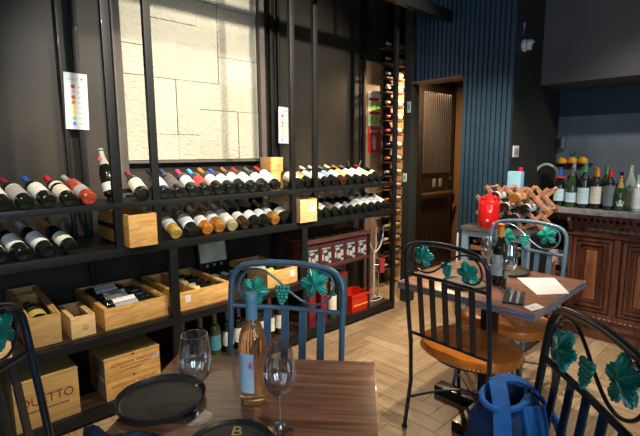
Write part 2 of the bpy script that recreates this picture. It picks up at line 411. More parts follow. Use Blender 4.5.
# door at the end of the passage
d = bpy.data.objects.new('door_1', None); COL.objects.link(d); d['kind'] = 'structure'; d['label'] = 'dark door with reeded upper panel in the passage'
d.location = (4.49, YW, 0); d.scale = (1.07, 1, 1.02)
DOORM = mat('door_brown', (.016, .012, .010), .4, coat=.2); REED = mat('reeded_bronze', (.16, .13, .115), .2, .75)
bm = bmesh.new(); box(bm, 0, .68, -.05, -.002, 0, 2.12); obj('door_leaf', bm, DOORM, d, False)
bm = bmesh.new()
for k in range(15): tube(bm, [(.062+k*.038, -.058, 1.16), (.062+k*.038, -.058, 2.09)], .0155, seg=14)
obj('reeded_panel', bm, REED, d)
bm = bmesh.new()
for k in range(15): box(bm, .05+k*.038, .074+k*.038, -.066, -.05, .06, .86, .006)
obj('lower_panel', bm, DOORM, d)
obj('push_bar', B(.02, .66, -.11, -.075, .905, .935, bev=.005), mat('bronze_bar', (.22, .13, .06), .3, .5), d)
bm = bmesh.new()
for x in (.27, .40): box(bm, x, x+.05, -.06, -.05, .99, 1.09, .003)
obj('lock_plate', bm, mat('pale_lock', (.30, .24, .18), .4), d)
obj('door_knob', LA([(0, 0), (.03, 0), (.035, .02), (.02, .04), (0, .045)], 14, Matrix.Translation((.62, -.05, 1.07)) @ Matrix.Rotation(pi/2, 4, 'X')), mat('knob', (.02, .02, .02), .2), d)
# hanging ceiling rail
bm = bmesh.new(); box(bm, -1.4, XS-.004, 2.085, 2.135, 2.50, 2.585, .004)
for x in (-1.0, .4, 3.0): box(bm, x, x+.02, 2.10, 2.12, 2.585, CEIL)
o = obj('ceiling_rail', bm, BLACK); o['label'] = 'black steel rail hanging below the ceiling by the shelving'; o['category'] = 'rail'
# ------------------------------------------------------------------ wine shelving
sh = thing('wine_shelving', 'black steel wine shelving along the charcoal wall', 'shelving', (0, 0, 0))
YF = 2.45
def post(x0, w, z0=0., z1=CEIL-.02, y=YF, dp=.035, m=BLACK, name='post'):
    return obj(name, B(x0, x0+w, y, y+dp, z0, z1, bev=.002), m, sh)
for x, z0, z1 in ((.828, .93, 3.05), (1.042, .93, 3.05), (2.045, .93, 3.05), (2.262, .93, 3.05), (3.222, 0, 3.05), (-.20, 0, 3.05)):
    post(x, .040, z0, z1, dp=.030)
for x in (.08, 1.118, 2.14): post(x, .050, 0, .93)
BR = post
for x in (.805, 2.19, 3.275, -.2): post(x*1.06, .035, 0, 3.05, 3.03, .03)
post(.775, .024, .93, 3.05, 3.03, .03); post(2.40, .024, .93, 3.05, 3.03, .03)
for z0, z1 in ((1.128, 1.17),):
    obj('shelf', B(-.2, 3.26, YF+.021, 2.80, 1.152, 1.17), BLACK, sh)
    obj('shelf_lip', B(-.2, 3.26, YF-.003, YF+.02, 1.142, 1.174, bev=.002), BLACK, sh)
obj('shelf', B(-.2, 3.26, YF+.031, 3.06, .904, .924), BLACK, sh)
obj('shelf_lip', B(-.2, 3.262, YF-.003, YF+.03, .886, .932, bev=.003), BLACK, sh)
DSH = wood('dark_shelf_board', (.02, .012, .008), (.05, .03, .02), .35, coat=.3)
obj('shelf', B(-.2, 2.16, YF+.031, 3.06, .455, .478), DSH, sh)
obj('shelf_lip', B(-.2, 2.16, YF-.003, YF+.03, .425, .472, bev=.003), BLACK, sh)
obj('shelf', B(-.2, 3.26, YF+.031, 3.06, .052, .07), DSH, sh)
obj('shelf_lip', B(-.2, 3.262, YF-.003, YF+.03, .022, .082, bev=.003), BLACK, sh)
for z, secs in ((1.243, ((-.15, .76), (.86, 1.975), (2.19, 3.2))), (.999, ((-.15, .66), (1.10, 2.06), (2.32, 3.2)))):   # rails the bottle shoulders lie on
    for a, b in secs:
        bm = bmesh.new(); box(bm, a, b, 2.655, 2.685, z-.035, z-.012)
        for x in (a+.01, b-.03): box(bm, x, x+.018, 2.66, 2.68, z-.073, z-.034)
        obj('neck_rail', bm, BLACK, sh)
for x in (-.19, .79, 1.1, 2.06, 2.3, 3.22): obj('side_bracket', B(x, x+.02, 2.80, 3.03, 1.152, 1.168), BLACK, sh)
obj('top_rail', B(-.2, 3.26, YF, YF+.035, 3.03, 3.07), BLACK, sh)
for s in (-1, 1):
    obj('brace', T([(3.04, 2.76, 1.20), (3.04+s*.09, 2.76, 1.36)], .008, seg=6), mat('rust_brace', (.08, .05, .04), .5), sh)
# ------------------------------------------------------------------ bottles
PROF = dict(
 bordeaux=[(0, .004), (.030, .0), (.0362, .004), (.0372, .012), (.0372, .185), (.0355, .200), (.029, .214), (.0195, .227), (.0150, .240), (.0138, .262), (.0136, .296), (.0150, .297), (.0150, .305), (.010, .306), (0, .306)],
 burgundy=[(0, .004), (.032, .0), (.0392, .004), (.0402, .012), (.0402, .150), (.0385, .170), (.034, .192), (.027, .214), (.0195, .234), (.0155, .252), (.0140, .272), (.0138, .296), (.0150, .297), (.0150, .305), (.010, .306), (0, .306)],
 champagne=[(0, .006), (.034, .0), (.0425, .005), (.0440, .014), (.0440, .140), (.0415, .165), (.035, .192), (.026, .222), (.0185, .250), (.0155, .272), (.0150, .300), (.0165, .302), (.0165, .316), (.012, .318), (0, .318)],
 magnum=[(0, .004), (.045, .0), (.0535, .006), (.055, .018), (.055, .24), (.052, .262), (.042, .285), (.028, .305), (.020, .322), (.0175, .345), (.0175, .385), (.019, .387), (.019, .396), (0, .397)])
MC = {}
def m_cached(key, fn, m):
    k = (key, m.name)
    if k not in MC: MC[k] = mesh_of(fn(), key.split('|')[0], m)
    return MC[k]
SEGB = 20
def body_bm(kind): return LA(PROF[kind], SEGB)
def cap_bm(kind, hi=False):
    pr_ = PROF[kind]; top = pr_[-1][1]; z0 = top-.062 if kind != 'champagne' else top-.11
    def rad(z):
        for (r0, a), (r1, b) in zip(pr_, pr_[1:]):
            if a <= z <= b and b > a: return r0+(r1-r0)*(z-a)/(b-a)
        return pr_[-3][0]
    zs = [z0+(top-z0)*k/6 for k in range(7)]
    P = [(rad(z0)-.001, z0)]+[(rad(z)+.0008, z) for z in zs[:-1]]+[(pr_[-3][0]+.0008, top-.002), (pr_[-3][0]-.001, top+.001), (0, top+.001)]
    return LA(P, 16)
def lab_bm(kind, z0, z1, a, off=0.0007):
    r = max(p[0] for p in PROF[kind])+off
    bm = bmesh.new(); lathe(bm, [(r-.0012, z0), (r, z0), (r, z1), (r-.0012, z1)], 16, None, -pi/2-a/2, -pi/2+a/2)
    return bm
def frame_M(loc, axis, normal):
    z = Vector(axis).normalized(); n = Vector(normal); n = (n-z*n.dot(z)).normalized()
    y = -n; x = y.cross(z)
    M = Matrix((x, y, z)).transposed().to_4x4(); M.translation = Vector(loc); return M
def bottle(label, loc, axis=(0, 0, 1), normal=(0, -1, 0), glass=G_DARK, lab='white', cap='black', kind='bordeaux', group=None, zr=(.042, .150), arc=3.7, name='wine_bottle', label2=None, parts=True, scale=1.):
    M = frame_M(loc, axis, normal) @ Matrix.Scale(scale, 4)
    t = thing(name, label, 'bottle', group=group, M=M)
    obj('bottle_body', m_cached('bottle_body|'+kind, lambda: body_bm(kind), glass), glass, t)
    if cap: obj('capsule', m_cached('capsule|'+kind, lambda: cap_bm(kind), C[cap]), C[cap], t)
    if lab: obj('paper_label', m_cached('paper_label|%s%s%s' % (kind, zr, arc), lambda: lab_bm(kind, zr[0], zr[1], arc), L[lab]), L[lab], t)
    if label2: obj('neck_label', m_cached('neck_label|%s%s' % (kind, label2[1]), lambda: lab_bm(kind, label2[1][0], label2[1][1], 2.4), L[label2[0]]), L[label2[0]], t)
    return t
ORD = ['first', 'second', 'third', 'fourth', 'fifth', 'sixth', 'seventh', 'eighth', 'ninth', 'tenth', 'eleventh', 'twelfth', 'thirteenth']
gname = {G_DARK: 'dark bottle', G_BROWN: 'brown bottle', G_AMBER: 'amber bottle', G_YEL: 'golden bottle', G_ORANGE: 'orange bottle', G_PINK: 'pink bottle', G_PALE: 'pale bottle', G_GREEN: 'green glass wine bottle', G_CLEAR: 'clear glass bottle'}
cname = dict(greyblue='grey-blue', sky='sky-blue')
def rack_row(where, group, zc, items, yb=2.50, yaw0=0, tilt0=23):
    for i, it in enumerate(items):
        x, g, lab, cap = it[:4]; opt = it[4] if len(it) > 4 else {}
        tilt = radians(opt.pop('tilt', tilt0)+random.uniform(-1, 1)); yaw = radians(opt.pop('yaw', yaw0)+random.uniform(-2.5, 2.5))
        ax = (sin(yaw)*cos(tilt), cos(yaw)*cos(tilt), sin(tilt))
        ln = '%s, %s capsule, %s label, %s from left %s' % (gname[g], cname.get(cap, cap), lab, ORD[i], where)
        bottle(ln, (x, yb+random.uniform(-.006, .004), zc), ax, (random.uniform(-.35, .2), -.25, 1), g, lab, cap, group=group, **opt)
U1 = 'on upper shelf, left section'
rack_row(U1, 'tilted bottles on the upper shelf', 1.203, [
 (.262, G_DARK, 'white', 'black'), (.357, G_DARK, 'white', 'black'), (.447, G_DARK, 'grey', 'maroon', dict(label2=('yellow', (.152, .158)))), (.541, G_DARK, 'white', 'blue', dict(zr=(.06, .16))), (.635, G_DARK, 'cream', 'red', dict(zr=(.045, .125), label2=('white', (.150, .172)))), (.728, G_PINK, 'grey', 'silver', dict(zr=(.05, .11)))], yaw0=-9, tilt0=20)
rack_row('on main shelf, left section', 'tilted bottles on the main shelf', .958, [
 (.325, G_DARK, 'white', 'black'), (.415, G_DARK, 'white', 'black', dict(zr=(.06, .15))), (.518, G_DARK, 'white', 'silver', dict(zr=(.05, .145))), (.625, G_DARK, 'cream', 'copper', dict(zr=(.05, .125)))], yaw0=-14, tilt0=22)
rack_row('on upper shelf, middle section', 'tilted bottles on the upper shelf', 1.203, [
 (1.005, G_DARK, 'cream', 'maroon', dict(kind='burgundy')), (1.135, G_DARK, 'white', 'black'), (1.222, G_DARK, 'dark', 'navy', dict(zr=(.05, .17))), (1.317, G_DARK, 'white', 'pink', dict(zr=(.07, .16))), (1.405, G_DARK, 'red', 'sky', dict(zr=(.055, .15))), (1.496, G_DARK, 'white', 'orange', dict(zr=(.07, .155))),
 (1.580, G_DARK, 'white', 'blue', dict(zr=(.07, .16))), (1.662, G_DARK, 'white', 'copper', dict(zr=(.08, .17))), (1.745, G_DARK, 'cream', 'red', dict(zr=(.05, .17))), (1.842, G_DARK, 'white', 'grey', dict(zr=(.07, .16))), (1.945, G_DARK, 'white', 'red', dict(zr=(.05, .19)))], yaw0=4)
rack_row('on main shelf, middle section', 'tilted bottles on the main shelf', .958, yaw0=2, items=[
 (1.192, G_YEL, 'white', 'silver', dict(zr=(.075, .15))), (1.303, G_DARK, 'white', 'grey', dict(zr=(.06, .165), kind='burgundy')), (1.399, G_ORANGE, 'white', 'cream', dict(zr=(.07, .14))), (1.487, G_AMBER, 'white', 'gold', dict(zr=(.09, .165))), (1.582, G_PALE, 'cream', 'cream', dict(zr=(.04, .18))),
 (1.682, G_BROWN, 'white', 'grey', dict(zr=(.07, .13))), (1.765, G_DARK, 'white', 'grey', dict(kind='champagne', zr=(.05, .115))), (1.85, G_DARK, 'white', 'copper', dict(zr=(.06, .13))), (1.938, G_AMBER, 'white', 'purple', dict(zr=(.08, .15))), (2.03, G_DARK, 'cream', 'gold', dict(kind='burgundy', zr=(.06, .12)))])
rack_row('on upper shelf, right section', 'tilted bottles on the upper shelf', 1.203, [
 (2.17, G_DARK, 'white', 'grey'), (2.262, G_DARK, 'orange', 'black', dict(zr=(.07, .15))), (2.355, G_DARK, 'mint', 'black', dict(zr=(.06, .17))), (2.447, G_DARK, 'pinkish', 'cream', dict(zr=(.05, .17))), (2.54, G_DARK, 'blue', 'cream', dict(zr=(.07, .15))), (2.63, G_BROWN, 'pinkish', 'grey', dict(zr=(.06, .16))),
 (2.722, G_DARK, 'orange', 'cream', dict(zr=(.06, .17))), (2.812, G_DARK, 'white', 'copper', dict(zr=(.06, .17))), (2.905, G_DARK, 'cream', 'grey', dict(zr=(.05, .18))), (3.0, G_DARK, 'yellow', 'black', dict(zr=(.05, .18))), (3.10, G_DARK, 'white', 'maroon', dict(zr=(.09, .12)))], yaw0=-6, tilt0=22)
rack_row('on main shelf, right section', 'tilted bottles on the main shelf', .958, [
 (2.37, G_DARK, 'white', 'copper', dict(zr=(.05, .18))), (2.46, G_DARK, 'cream', 'grey', dict(zr=(.05, .18))), (2.55, G_DARK, 'dark', 'maroon'), (2.64, G_DARK, 'grey', 'cream', dict(zr=(.04, .10))), (2.73, G_DARK, 'slate', 'gold', dict(zr=(.04, .10))), (2.82, G_DARK, 'grey', 'copper', dict(zr=(.04, .10))),
 (2.91, G_DARK, 'cream', 'silver', dict(zr=(.05, .19))), (3.00, G_DARK, 'white', 'grey', dict(zr=(.05, .18))), (3.10, G_DARK, 'white', 'cream', dict(zr=(.05, .18))), (3.185, G_DARK, 'white', 'black', dict(zr=(.05, .17)))], yaw0=-6, tilt0=22)
ch = bottle('dark sparkling wine bottle with silver neck foil leaning by the left front post', (.868, 2.59, 1.203), (-.04, .30, .8), (-.1, -1, .3), G_DARK, 'white', 'silver', 'champagne', 'tilted bottles on the upper shelf', zr=(.03, .085), scale=.86, name='sparkling_wine_bottle')
obj('seal', LA([(0, .0), (.012, .0), (.012, .002), (0, .002)], 12, Matrix.Translation((-.02, -.022, .245)) @ Matrix.Rotation(pi/2, 4, 'X')), C['red'], ch)
# ------------------------------------------------------------------ crates
def crate(label, x0, x1, y0, depth, z0, h, yaw=0, tilt=0, m=CRATE, group='open wooden wine crates on the lower shelf', th=.012, cleats=True, name='wooden_crate', mark=None):
    w = x1-x0
    M = Matrix.Translation(((x0+x1)/2, y0, z0)) @ Matrix.Rotation(radians(yaw), 4, 'Z') @ Matrix.Rotation(radians(tilt), 4, 'X')
    t = thing(name, label, 'crate', group=group, M=M)
    obj('front_panel', B(-w/2, w/2, 0, th, 0, h, bev=.0015), m, t); obj('back_panel', B(-w/2, w/2, depth-th, depth, 0, h, bev=.0015), m, t)
    for s in (-1, 1):
        a, b = (-w/2, -w/2+th) if s < 0 else (w/2-th, w/2)
        obj('side_panel', B(a, b, th+.0005, depth-th-.0005, 0, h, bev=.0015), m, t)
    obj('base_panel', B(-w/2+th+.0005, w/2-th-.0005, th+.0005, depth-th-.0005, 0, .008), m, t)
    if cleats:
        for s in (-1, 1): obj('cleat', B(s*(w/2-th-.008)-.007, s*(w/2-th-.008)+.007, th+.02, depth-th-.02, h-.016, h-.003), m, t)
    if tilt > 2:
        q = depth*sin(radians(tilt))
        bl = obj('riser', B(-w/2+.02, w/2-.02, depth-.05, depth-.01, -q+.006, -.001), CRATE, t)
    if mark: mark(t, w, h)
    return t, M
def burn(t, w, h):
    bm = bmesh.new(); lathe(bm, [(.012, 0), (.014, 0), (.014, .0006), (.012, .0006)], 16, Matrix.Translation((.01, -.0003, h*.42)) @ Matrix.Rotation(pi/2, 4, 'X'))
    for k in range(5):
        a = k*2*pi/5; box(bm, .01+.007*cos(a)-.002, .01+.007*cos(a)+.002, -.0009, -.0003, h*.42+.007*sin(a)-.002, h*.42+.007*sin(a)+.002)
    obj('branded_mark', bm, mat('burnt_mark', (.22, .11, .04), .7), t)
def sticker(t, w, h):
    obj('sticker', B(-w/2+.05, -w/2+.085, -.0012, -.0002, h*.42, h*.80), PAPER2, t)
def in_crate(M, lab, x, y, z, glass=G_DARK, cap='black', lb='white', flip=False, group='bottles lying in wooden crates', ang=0, kind='bordeaux', zr=(.06, .15), sc=1.):
    ax = Vector((sin(radians(ang)), cos(radians(ang)), 0))*(-1 if flip else 1)
    R3 = M.to_3x3()
    loc = M @ Vector((x, y, z))
    bottle(lab, loc, R3 @ ax, R3 @ Vector((-.1, -.1, 1)), glass, lb, cap, group=group, kind=kind, zr=zr, scale=sc)
t, M = crate('large open crate at the left of the lower shelf, holding one big bottle', .392, .545, 2.50, .50, .482, .158, 0, 5, m=CRATE3)
obj('divider_panel', B(-.06, .06, .40, .41, .01, .145), CRATE3, t)
in_crate(M, 'large dark bottle with yellow-gold label in the left crate', 0, .045, .100, lb='gold', kind='magnum', zr=(.05, .20), sc=.80)
t, M = crate('pale wooden box half out of view at far left of the lower shelf', .20, .325, 2.47, .30, .480, .108, 0, 0, m=CRATE2)
t, M = crate('small narrow open crate with a round burnt mark', .590, .708, 2.50, .27, .479, .115, 0, 0, m=CRATE2, mark=burn, th=.009)
in_crate(M, 'dark bottle lying in the small narrow crate', 0, .02, .050, lb='grey', sc=.72)
t, M = crate('shallow open crate with pale-labelled bottles beside the small narrow crate', .756, 1.112, 2.50, .54, .479, .118, 0, 0)
for i in range(6):
    loc = Vector((.782+(.015 if i % 2 else 0), 2.56+i*.082, .566))
    bottle('%s bottle from the front in the crate beside the small narrow crate' % ORD[i], loc, (1, .10, .0), (0, -.4, 1), G_DARK, ('grey', 'white', 'cream', 'grey', 'white', 'cream')[i], ('black', 'black', 'navy', 'black', 'black', 'copper')[i], group='bottles lying in wooden crates', zr=(.05, .19), scale=.93)
t, M = crate('shallow open crate with yellow-labelled bottles and a sticker beside the lower post', 1.176, 1.545, 2.50, .54, .479, .115, 0, 0, mark=sticker)
obj('divider_panel', B(-.055, -.043, .0125, .527, .045, .11), CRATE3, t)
for i in range(6):
    loc = Vector((1.335+(.0 if i % 2 else .012), 2.56+i*.082, .547))
    bottle('%s yellow-labelled bottle from the front in the crate beside the lower post' % ORD[i], loc, (1, .05, 0), (0, -.4, 1), G_DARK, ('gold', 'gold', 'yellow', 'gold', 'yellow', 'gold')[i], 'black', group='bottles lying in wooden crates', zr=(.02, .10), scale=.60)
t, M = crate('shallow open crate with yellow-labelled bottles behind the blue chair', 1.85, 2.130, 2.50, .50, .479, .118, 0, 0, mark=lambda t, w, h: obj('sticker', B(w/2-.07, w/2-.03, -.0012, -.0002, h*.42, h*.82), PAPER2, t))
for i in range(5):
    loc = Vector((1.870+(.012 if i % 2 else 0), 2.56+i*.085, .550))
    bottle('%s yellow-labelled bottle from the front in the crate behind the blue chair' % ORD[i], loc, (1, .05, 0), (0, -.4, 1), G_DARK, ('yellow', 'gold', 'yellow', 'gold', 'yellow')[i], 'black', group='bottles lying in wooden crates', zr=(.04, .16), scale=.78)
# gift case with lid raised
gc = thing('gift_case', 'black case with raised pale-lined lid, three bottles inside, on the lower shelf', 'case', (1.715, 2.74, .479))
bm = bmesh.new(); box(bm, -.125, .125, 0, .008, 0, .08); box(bm, -.125, .125, .242, .25, 0, .08); box(bm, -.125, -.117, .008, .242, 0, .08); box(bm, .117, .125, .008, .242, 0, .08); box(bm, -.117, .117, .008, .242, 0, .01)
obj('case_tray', bm, C['black'], gc)
LM = Matrix.Translation((0, .250, .082)) @ Matrix.Rotation(radians(-8), 4, 'X')
lid = obj('case_lid', B(-.125, .125, 0, .018, 0, .30, bev=.003, M=LM), C['black'], gc)
bm = bmesh.new(); box(bm, -.112, .112, -.003, -.0005, .055, .285, 0, LM)
ll = obj('lid_lining', bm, mat('lining_green', (.58, .62, .46), .35, 0, .3, 7, coat=.5), lid)
for x in (-.06, 0, .06): obj('lid_clip', B(x-.008, x+.008, -.008, -.0005, .02, .04, M=LM), CHROME, lid)
for i in range(3): bottle('%s dark bottle from the left in the black gift case' % ORD[i], (1.640+i*.075, 2.76, .530), (0, 1, .02), (0, -.2, 1), G_DARK, 'slate', 'black', group='bottles in the gift case', scale=.72)
# crates on the main shelf

def closed_box(label, x0, x1, y0, y1, z0, z1, m, name='wooden_box', group=None, sidem=None):
    t = thing(name, label, 'box', (x0, y0, z0), group=group)
    w, d_, h = x1-x0, y1-y0, z1-z0
    obj('box_body', B(0, w, 0, d_, 0, h-.012, bev=.002), m, t); obj('box_lid', B(-.001, w+.001, -.001, d_+.001, h-.0115, h, bev=.002), sidem or m, t)
    return t, w, h
t, M = crate('pale wooden box standing between two posts on the main shelf', .884, 1.038, 2.415, .50, .932, .176, 0, 0, m=CRATE, group='wooden boxes on the main shelf', th=.01, cleats=False)
obj('divider_panel', B(-.063, .063, .115, .123, .01, .15), CRATE2, t)
obj('black_strap', B(-.0805, -.0772, .12, .49, .075, .105), C['black'], t)
obj('orange_seal', B(-.0790, -.0772, .26, .30, .0, .0745), C['orange'], t); obj('orange_seal', B(-.0790, -.0772, .26, .30, .1055, .176), C['orange'], t)
t, M = crate('pale wooden box with grey sticker on the main shelf between the bottle rows', 2.094, 2.258, 2.42, .36, .932, .168, 0, 0, m=CRATE2, group='wooden boxes on the main shelf', cleats=False)
obj('sticker', B(.01, .06, -.0012, -.0002, .075, .135), PAPER2, t)
bm = bmesh.new(); box(bm, .015, .05, -.002, -.0013, .115, .122); box(bm, .02, .045, -.002, -.0013, .09, .094); obj('print', bm, INK, t)
obj('seal_strip', B(-.02, .075, -.001, .012, .1682, .1695), C['red'], t)
t, w, h = closed_box('upright wooden bottle box behind the last bottle of the upper middle shelf', 2.02, 2.135, 2.66, 2.785, 1.172, 1.402, CRATE)
bm = bmesh.new(); 
for z in (.04, .10, .16, .20): box(bm, w+.0002, w+.001, .05, .12, z, z+.022)
obj('vent_slot', bm, C['black'], t)
obj('branded_mark', LA([(.014, 0), (.016, 0), (.016, .0006), (.014, .0006)], 16, Matrix.Translation((.055, -.0005, .15)) @ Matrix.Rotation(pi/2, 4, 'X')), mat('burnt_mark', (.22, .11, .04), .7), t)
# cartons on the bottom shelf
t, w, h = closed_box('large brown wooden carton lettered DUETTO on the bottom shelf', .312, .600, 2.49, 2.88, .0705, .330, CRATE3, name='wine_carton', group='wine cartons on the bottom shelf')
BURN = mat('brown_stencil', (.13, .055, .03), .7)
text_mesh('DUETTO', .066, BURN, t, Matrix.Translation((w*.50, -.0012, h*.55)) @ FRONT, sx=.92)
bm = bmesh.new()
x = .03
while x < w-.05:
    q = random.uniform(.004, .010); box(bm, x, x+q, -.0012, -.0004, h*.34, h*.34+.009); x += q+.0035
obj('small_print', bm, BURN, t)
for k, (z0, z1) in enumerate(((.0705, .1885), (.190, .312))):
    t, w, h = closed_box(('lower' if k == 0 else 'upper')+' of two stacked pale cartons lettered ADRIANNA VINEYARD', .735, 1.045, 2.50, 2.78, z0, z1, CRATE, name='wine_carton', group='wine cartons on the bottom shelf', sidem=CRATE3)
    RED = mat('faded_red_print', (.36, .12, .05), .7)
    text_mesh('ADRIANNA VINEYARD', .029, RED, t, Matrix.Translation((w*.52, -.0012, h*.62)) @ FRONT, sx=.88)
    bm = bmesh.new(); x = .08
    while x < w-.07:
        q = random.uniform(.004, .010); box(bm, x, x+q, -.0012, -.0004, h*.44, h*.44+.006)
        if .11 < x < .2: box(bm, x, x+q, -.0012, -.0004, h*.28, h*.28+.005)
        x += q+.003
    obj('small_print', bm, RED, t)
    obj('handle_notch', B(w*.48, w*.52, -.0013, -.0004, h-.010, h-.001), C['black'], t)
    obj('side_wrap', B(-.0012, -.0002, 0, .2, .004, h-.014), CRATEBK, t)
    if k: obj('sticker', B(w-.045, w-.008, -.0013, -.0004, h*.42, h*.66), mat('lilac_sticker', (.5, .45, .5), .5), t)
# standing bottles on the bottom shelf
for i, (x, lb, cp, g) in enumerate(((1.245, 'slate', 'grey', G_DARK), (1.37, 'dark', 'grey', G_DARK), (1.475, 'teal', 'grey', G_GREEN), (1.575, 'cream', 'grey', G_DARK), (1.665, 'white', 'grey', G_DARK), (1.755, 'white', 'copper', G_DARK), (1.845, 'white', 'copper', G_DARK), (1.935, 'cream', 'copper', G_DARK), (2.03, 'cream', 'copper', G_BROWN))):
    b = bottle('%s standing bottle from left on the bottom shelf, %s label' % (ORD[i], lb), (x, 2.60, .0705), (0, 0, 1), (-.45, -1, 0), g, lb, cp, 'bordeaux', 'bottles standing on the bottom shelf', zr=(.05, .15), scale=1.02)
    if i in (1, 2, 3, 4, 5): obj('medallion', LA([(0, 0), (.011, 0), (.011, .0012), (0, .0012)], 14, Matrix.Translation((0, -.0165, .232)) @ Matrix.Rotation(pi/2+.35, 4, 'X')), mat('pink_medallion', (.75, .3, .32), .5), b)
for i in range(3): bottle('%s dark bottle in the back row of the bottom shelf' % ORD[i], (1.42+i*.21, 2.72, .0705), (0, 0, 1), (0, -1, 0), G_DARK, 'dark', 'grey', 'burgundy', 'bottles standing on the bottom shelf')
# right bay: slatted rack with boxes
rk = thing('display_rack', 'dark brown wooden rack with slatted top inside the right shelving bay', 'rack', (2.20, 2.49, .0705))
RW = wood('rack_wood', (.035, .016, .012), (.085, .04, .028), .45)
obj('top_frame', B(0, .76, 0, .022, .67, .70), RW, rk); obj('top_frame', B(0, .76, .25, .27, .67, .70), RW, rk)
bm = bmesh.new()
for k in range(9): box(bm, .005+k*.09, .035+k*.09, .0225, .2495, .675, .695)
obj('top_slats', bm, RW, rk)
obj('shelf', B(0, .76, .002, .268, .455, .478), RW, rk)
for x in (0, .735):
    for y in (0.004, .244): obj('leg', B(x, x+.024, y, y+.022, 0, .669), C['black'], rk)
BXB = mat('box_black', (.03, .028, .03), .35, coat=.3); BXR = mat('box_red', (.17, .010, .018), .35, coat=.3); BXG = mat('box_photo', (.30, .29, .27), .4, 0, .6, 45)
for i in range(5):
    t = thing('glassware_box', '%s from left of five black boxes with red edges on the rack' % ORD[i], 'box', (2.228+i*.142, 2.505, .5485), group='black and red boxes on the rack')
    obj('box_body', B(0, .132, 0, .15, 0, .175, bev=.001), BXB, t)
    bm = bmesh.new()
    for d in ((0, .132, -.001, -.0002, 0, .006), (0, .132, -.001, -.0002, .169, .175), (0, .005, -.001, -.0002, .006, .169), (.127, .132, -.001, -.0002, .006, .169), (-.001, -.0002, 0, .15, 0, .175), (0, .132, 0, .15, .1752, .176)): box(bm, *d)
    obj('red_edging', bm, BXR, t)
    bm = bmesh.new()
    for d in ((.02, .11, .13, .14), (.03, .075, .1, .12), (.02, .04, .04, .09), (.05, .09, .03, .075), (.085, .118, .05, .1), (.09, .12, .01, .03)): box(bm, d[0], d[1], -.0012, -.0003, d[2], d[3])
    obj('printed_picture', bm, BXG, t)
t = thing('plastic_crate', 'bright red plastic crate on the bottom shelf', 'crate', (2.735, 2.50, .0705))
REDP = mat('red_plastic', (.60, .022, .01), .35, coat=.3)
bm = bmesh.new(); w, d_, h = .24, .2, .15
for q in ((0, w, 0, .008, 0, h), (0, w, d_-.008, d_, 0, h), (0, .008, .008, d_-.008, 0, h), (w-.008, w, .008, d_-.008, 0, h), (.008, w-.008, .008, d_-.008, 0, .008)): box(bm, *q)
obj('crate_body', bm, REDP, t); obj('crate_rim', B(-.006, w+.006, -.008, -.0005, h-.02, h, bev=.003), REDP, t)
obj('front_rib', B(.02, w-.02, -.005, -.0005, .05, .06), mat('yellow_print', (.85, .45, .03), .4), t)
t = thing('gift_box', 'tall dark upright box left of the red plastic crate', 'box', (2.60, 2.52, .0705)); obj('box_body', B(0, .10, 0, .12, 0, .34, bev=.002), mat('green_black', (.03, .04, .035), .5), t); obj('box_lid', B(-.001, .101, -.001, .121, .3405, .37, bev=.002), BXR, t)
for i in range(2):
    t = thing('gift_box', 'tall dark red upright box, %s from left behind the blue chair' % ORD[i], 'box', (2.28+i*.13, 2.54, .0705), group='tall red boxes on the bottom shelf'); obj('box_body', B(0, .07, 0, .09, 0, .33, bev=.002), BXR, t); obj('box_lid', B(-.001, .071, -.001, .091, .3305, .37, bev=.002), BXR, t)
bottle('small dark bottle with cream label standing right of the tall red boxes', (2.535, 2.54, .0705), (0, 0, 1), (-.5, -1, 0), G_GREEN, 'cream', 'gold', zr=(.07, .20), scale=1.0)
# chrome bottle stand
PCH = mat('polished_steel', (.62, .62, .62), .25, .3, .05)
t = thing('metal_stand', 'slim chrome prong stand holding a red cup in front of the end shelving', 'stand', (3.165, 2.62, .0705))
bm = bmesh.new(); tube(bm, [(0, 0, .01), (0, 0, .45)], .009); obj('pole', bm, PCH, t)
for a in (-1, 0, 1):
    x = a*.10
    obj('prong', T(catmull([(0, 0, .44), (x*.6, -.02, .50), (x, -.02, .60), (x*1.05, -.02, .68)], 5), .006, seg=6), PCH, t)
obj('base_ring', T([(.09*cos(k*pi/8), .06*sin(k*pi/8), .006) for k in range(16)], .006, closed=True, seg=6), PCH, t)
for s in (-1, 1): obj('foot_bar', T([(0, 0, .012), (s*.09, 0, .006)], .005, seg=6), PCH, t)
obj('side_rod', T(catmull([(.05, -.01, .02), (.05, -.01, .30), (.03, -.01, .38), (.0, 0, .42)], 4), .006, seg=6), STEEL, t)
obj('red_cup', LA([(0, 0), (.026, 0), (.034, .13), (.031, .13), (.024, .006), (0, .006)], 16, Matrix.Translation((.05, -.05, .26))), colm('dull_red', (.35, .04, .05)), t)
obj('cup_arm', T([(0, -.0, .33), (.03, -.035, .33)], .005, seg=6), PCH, t)
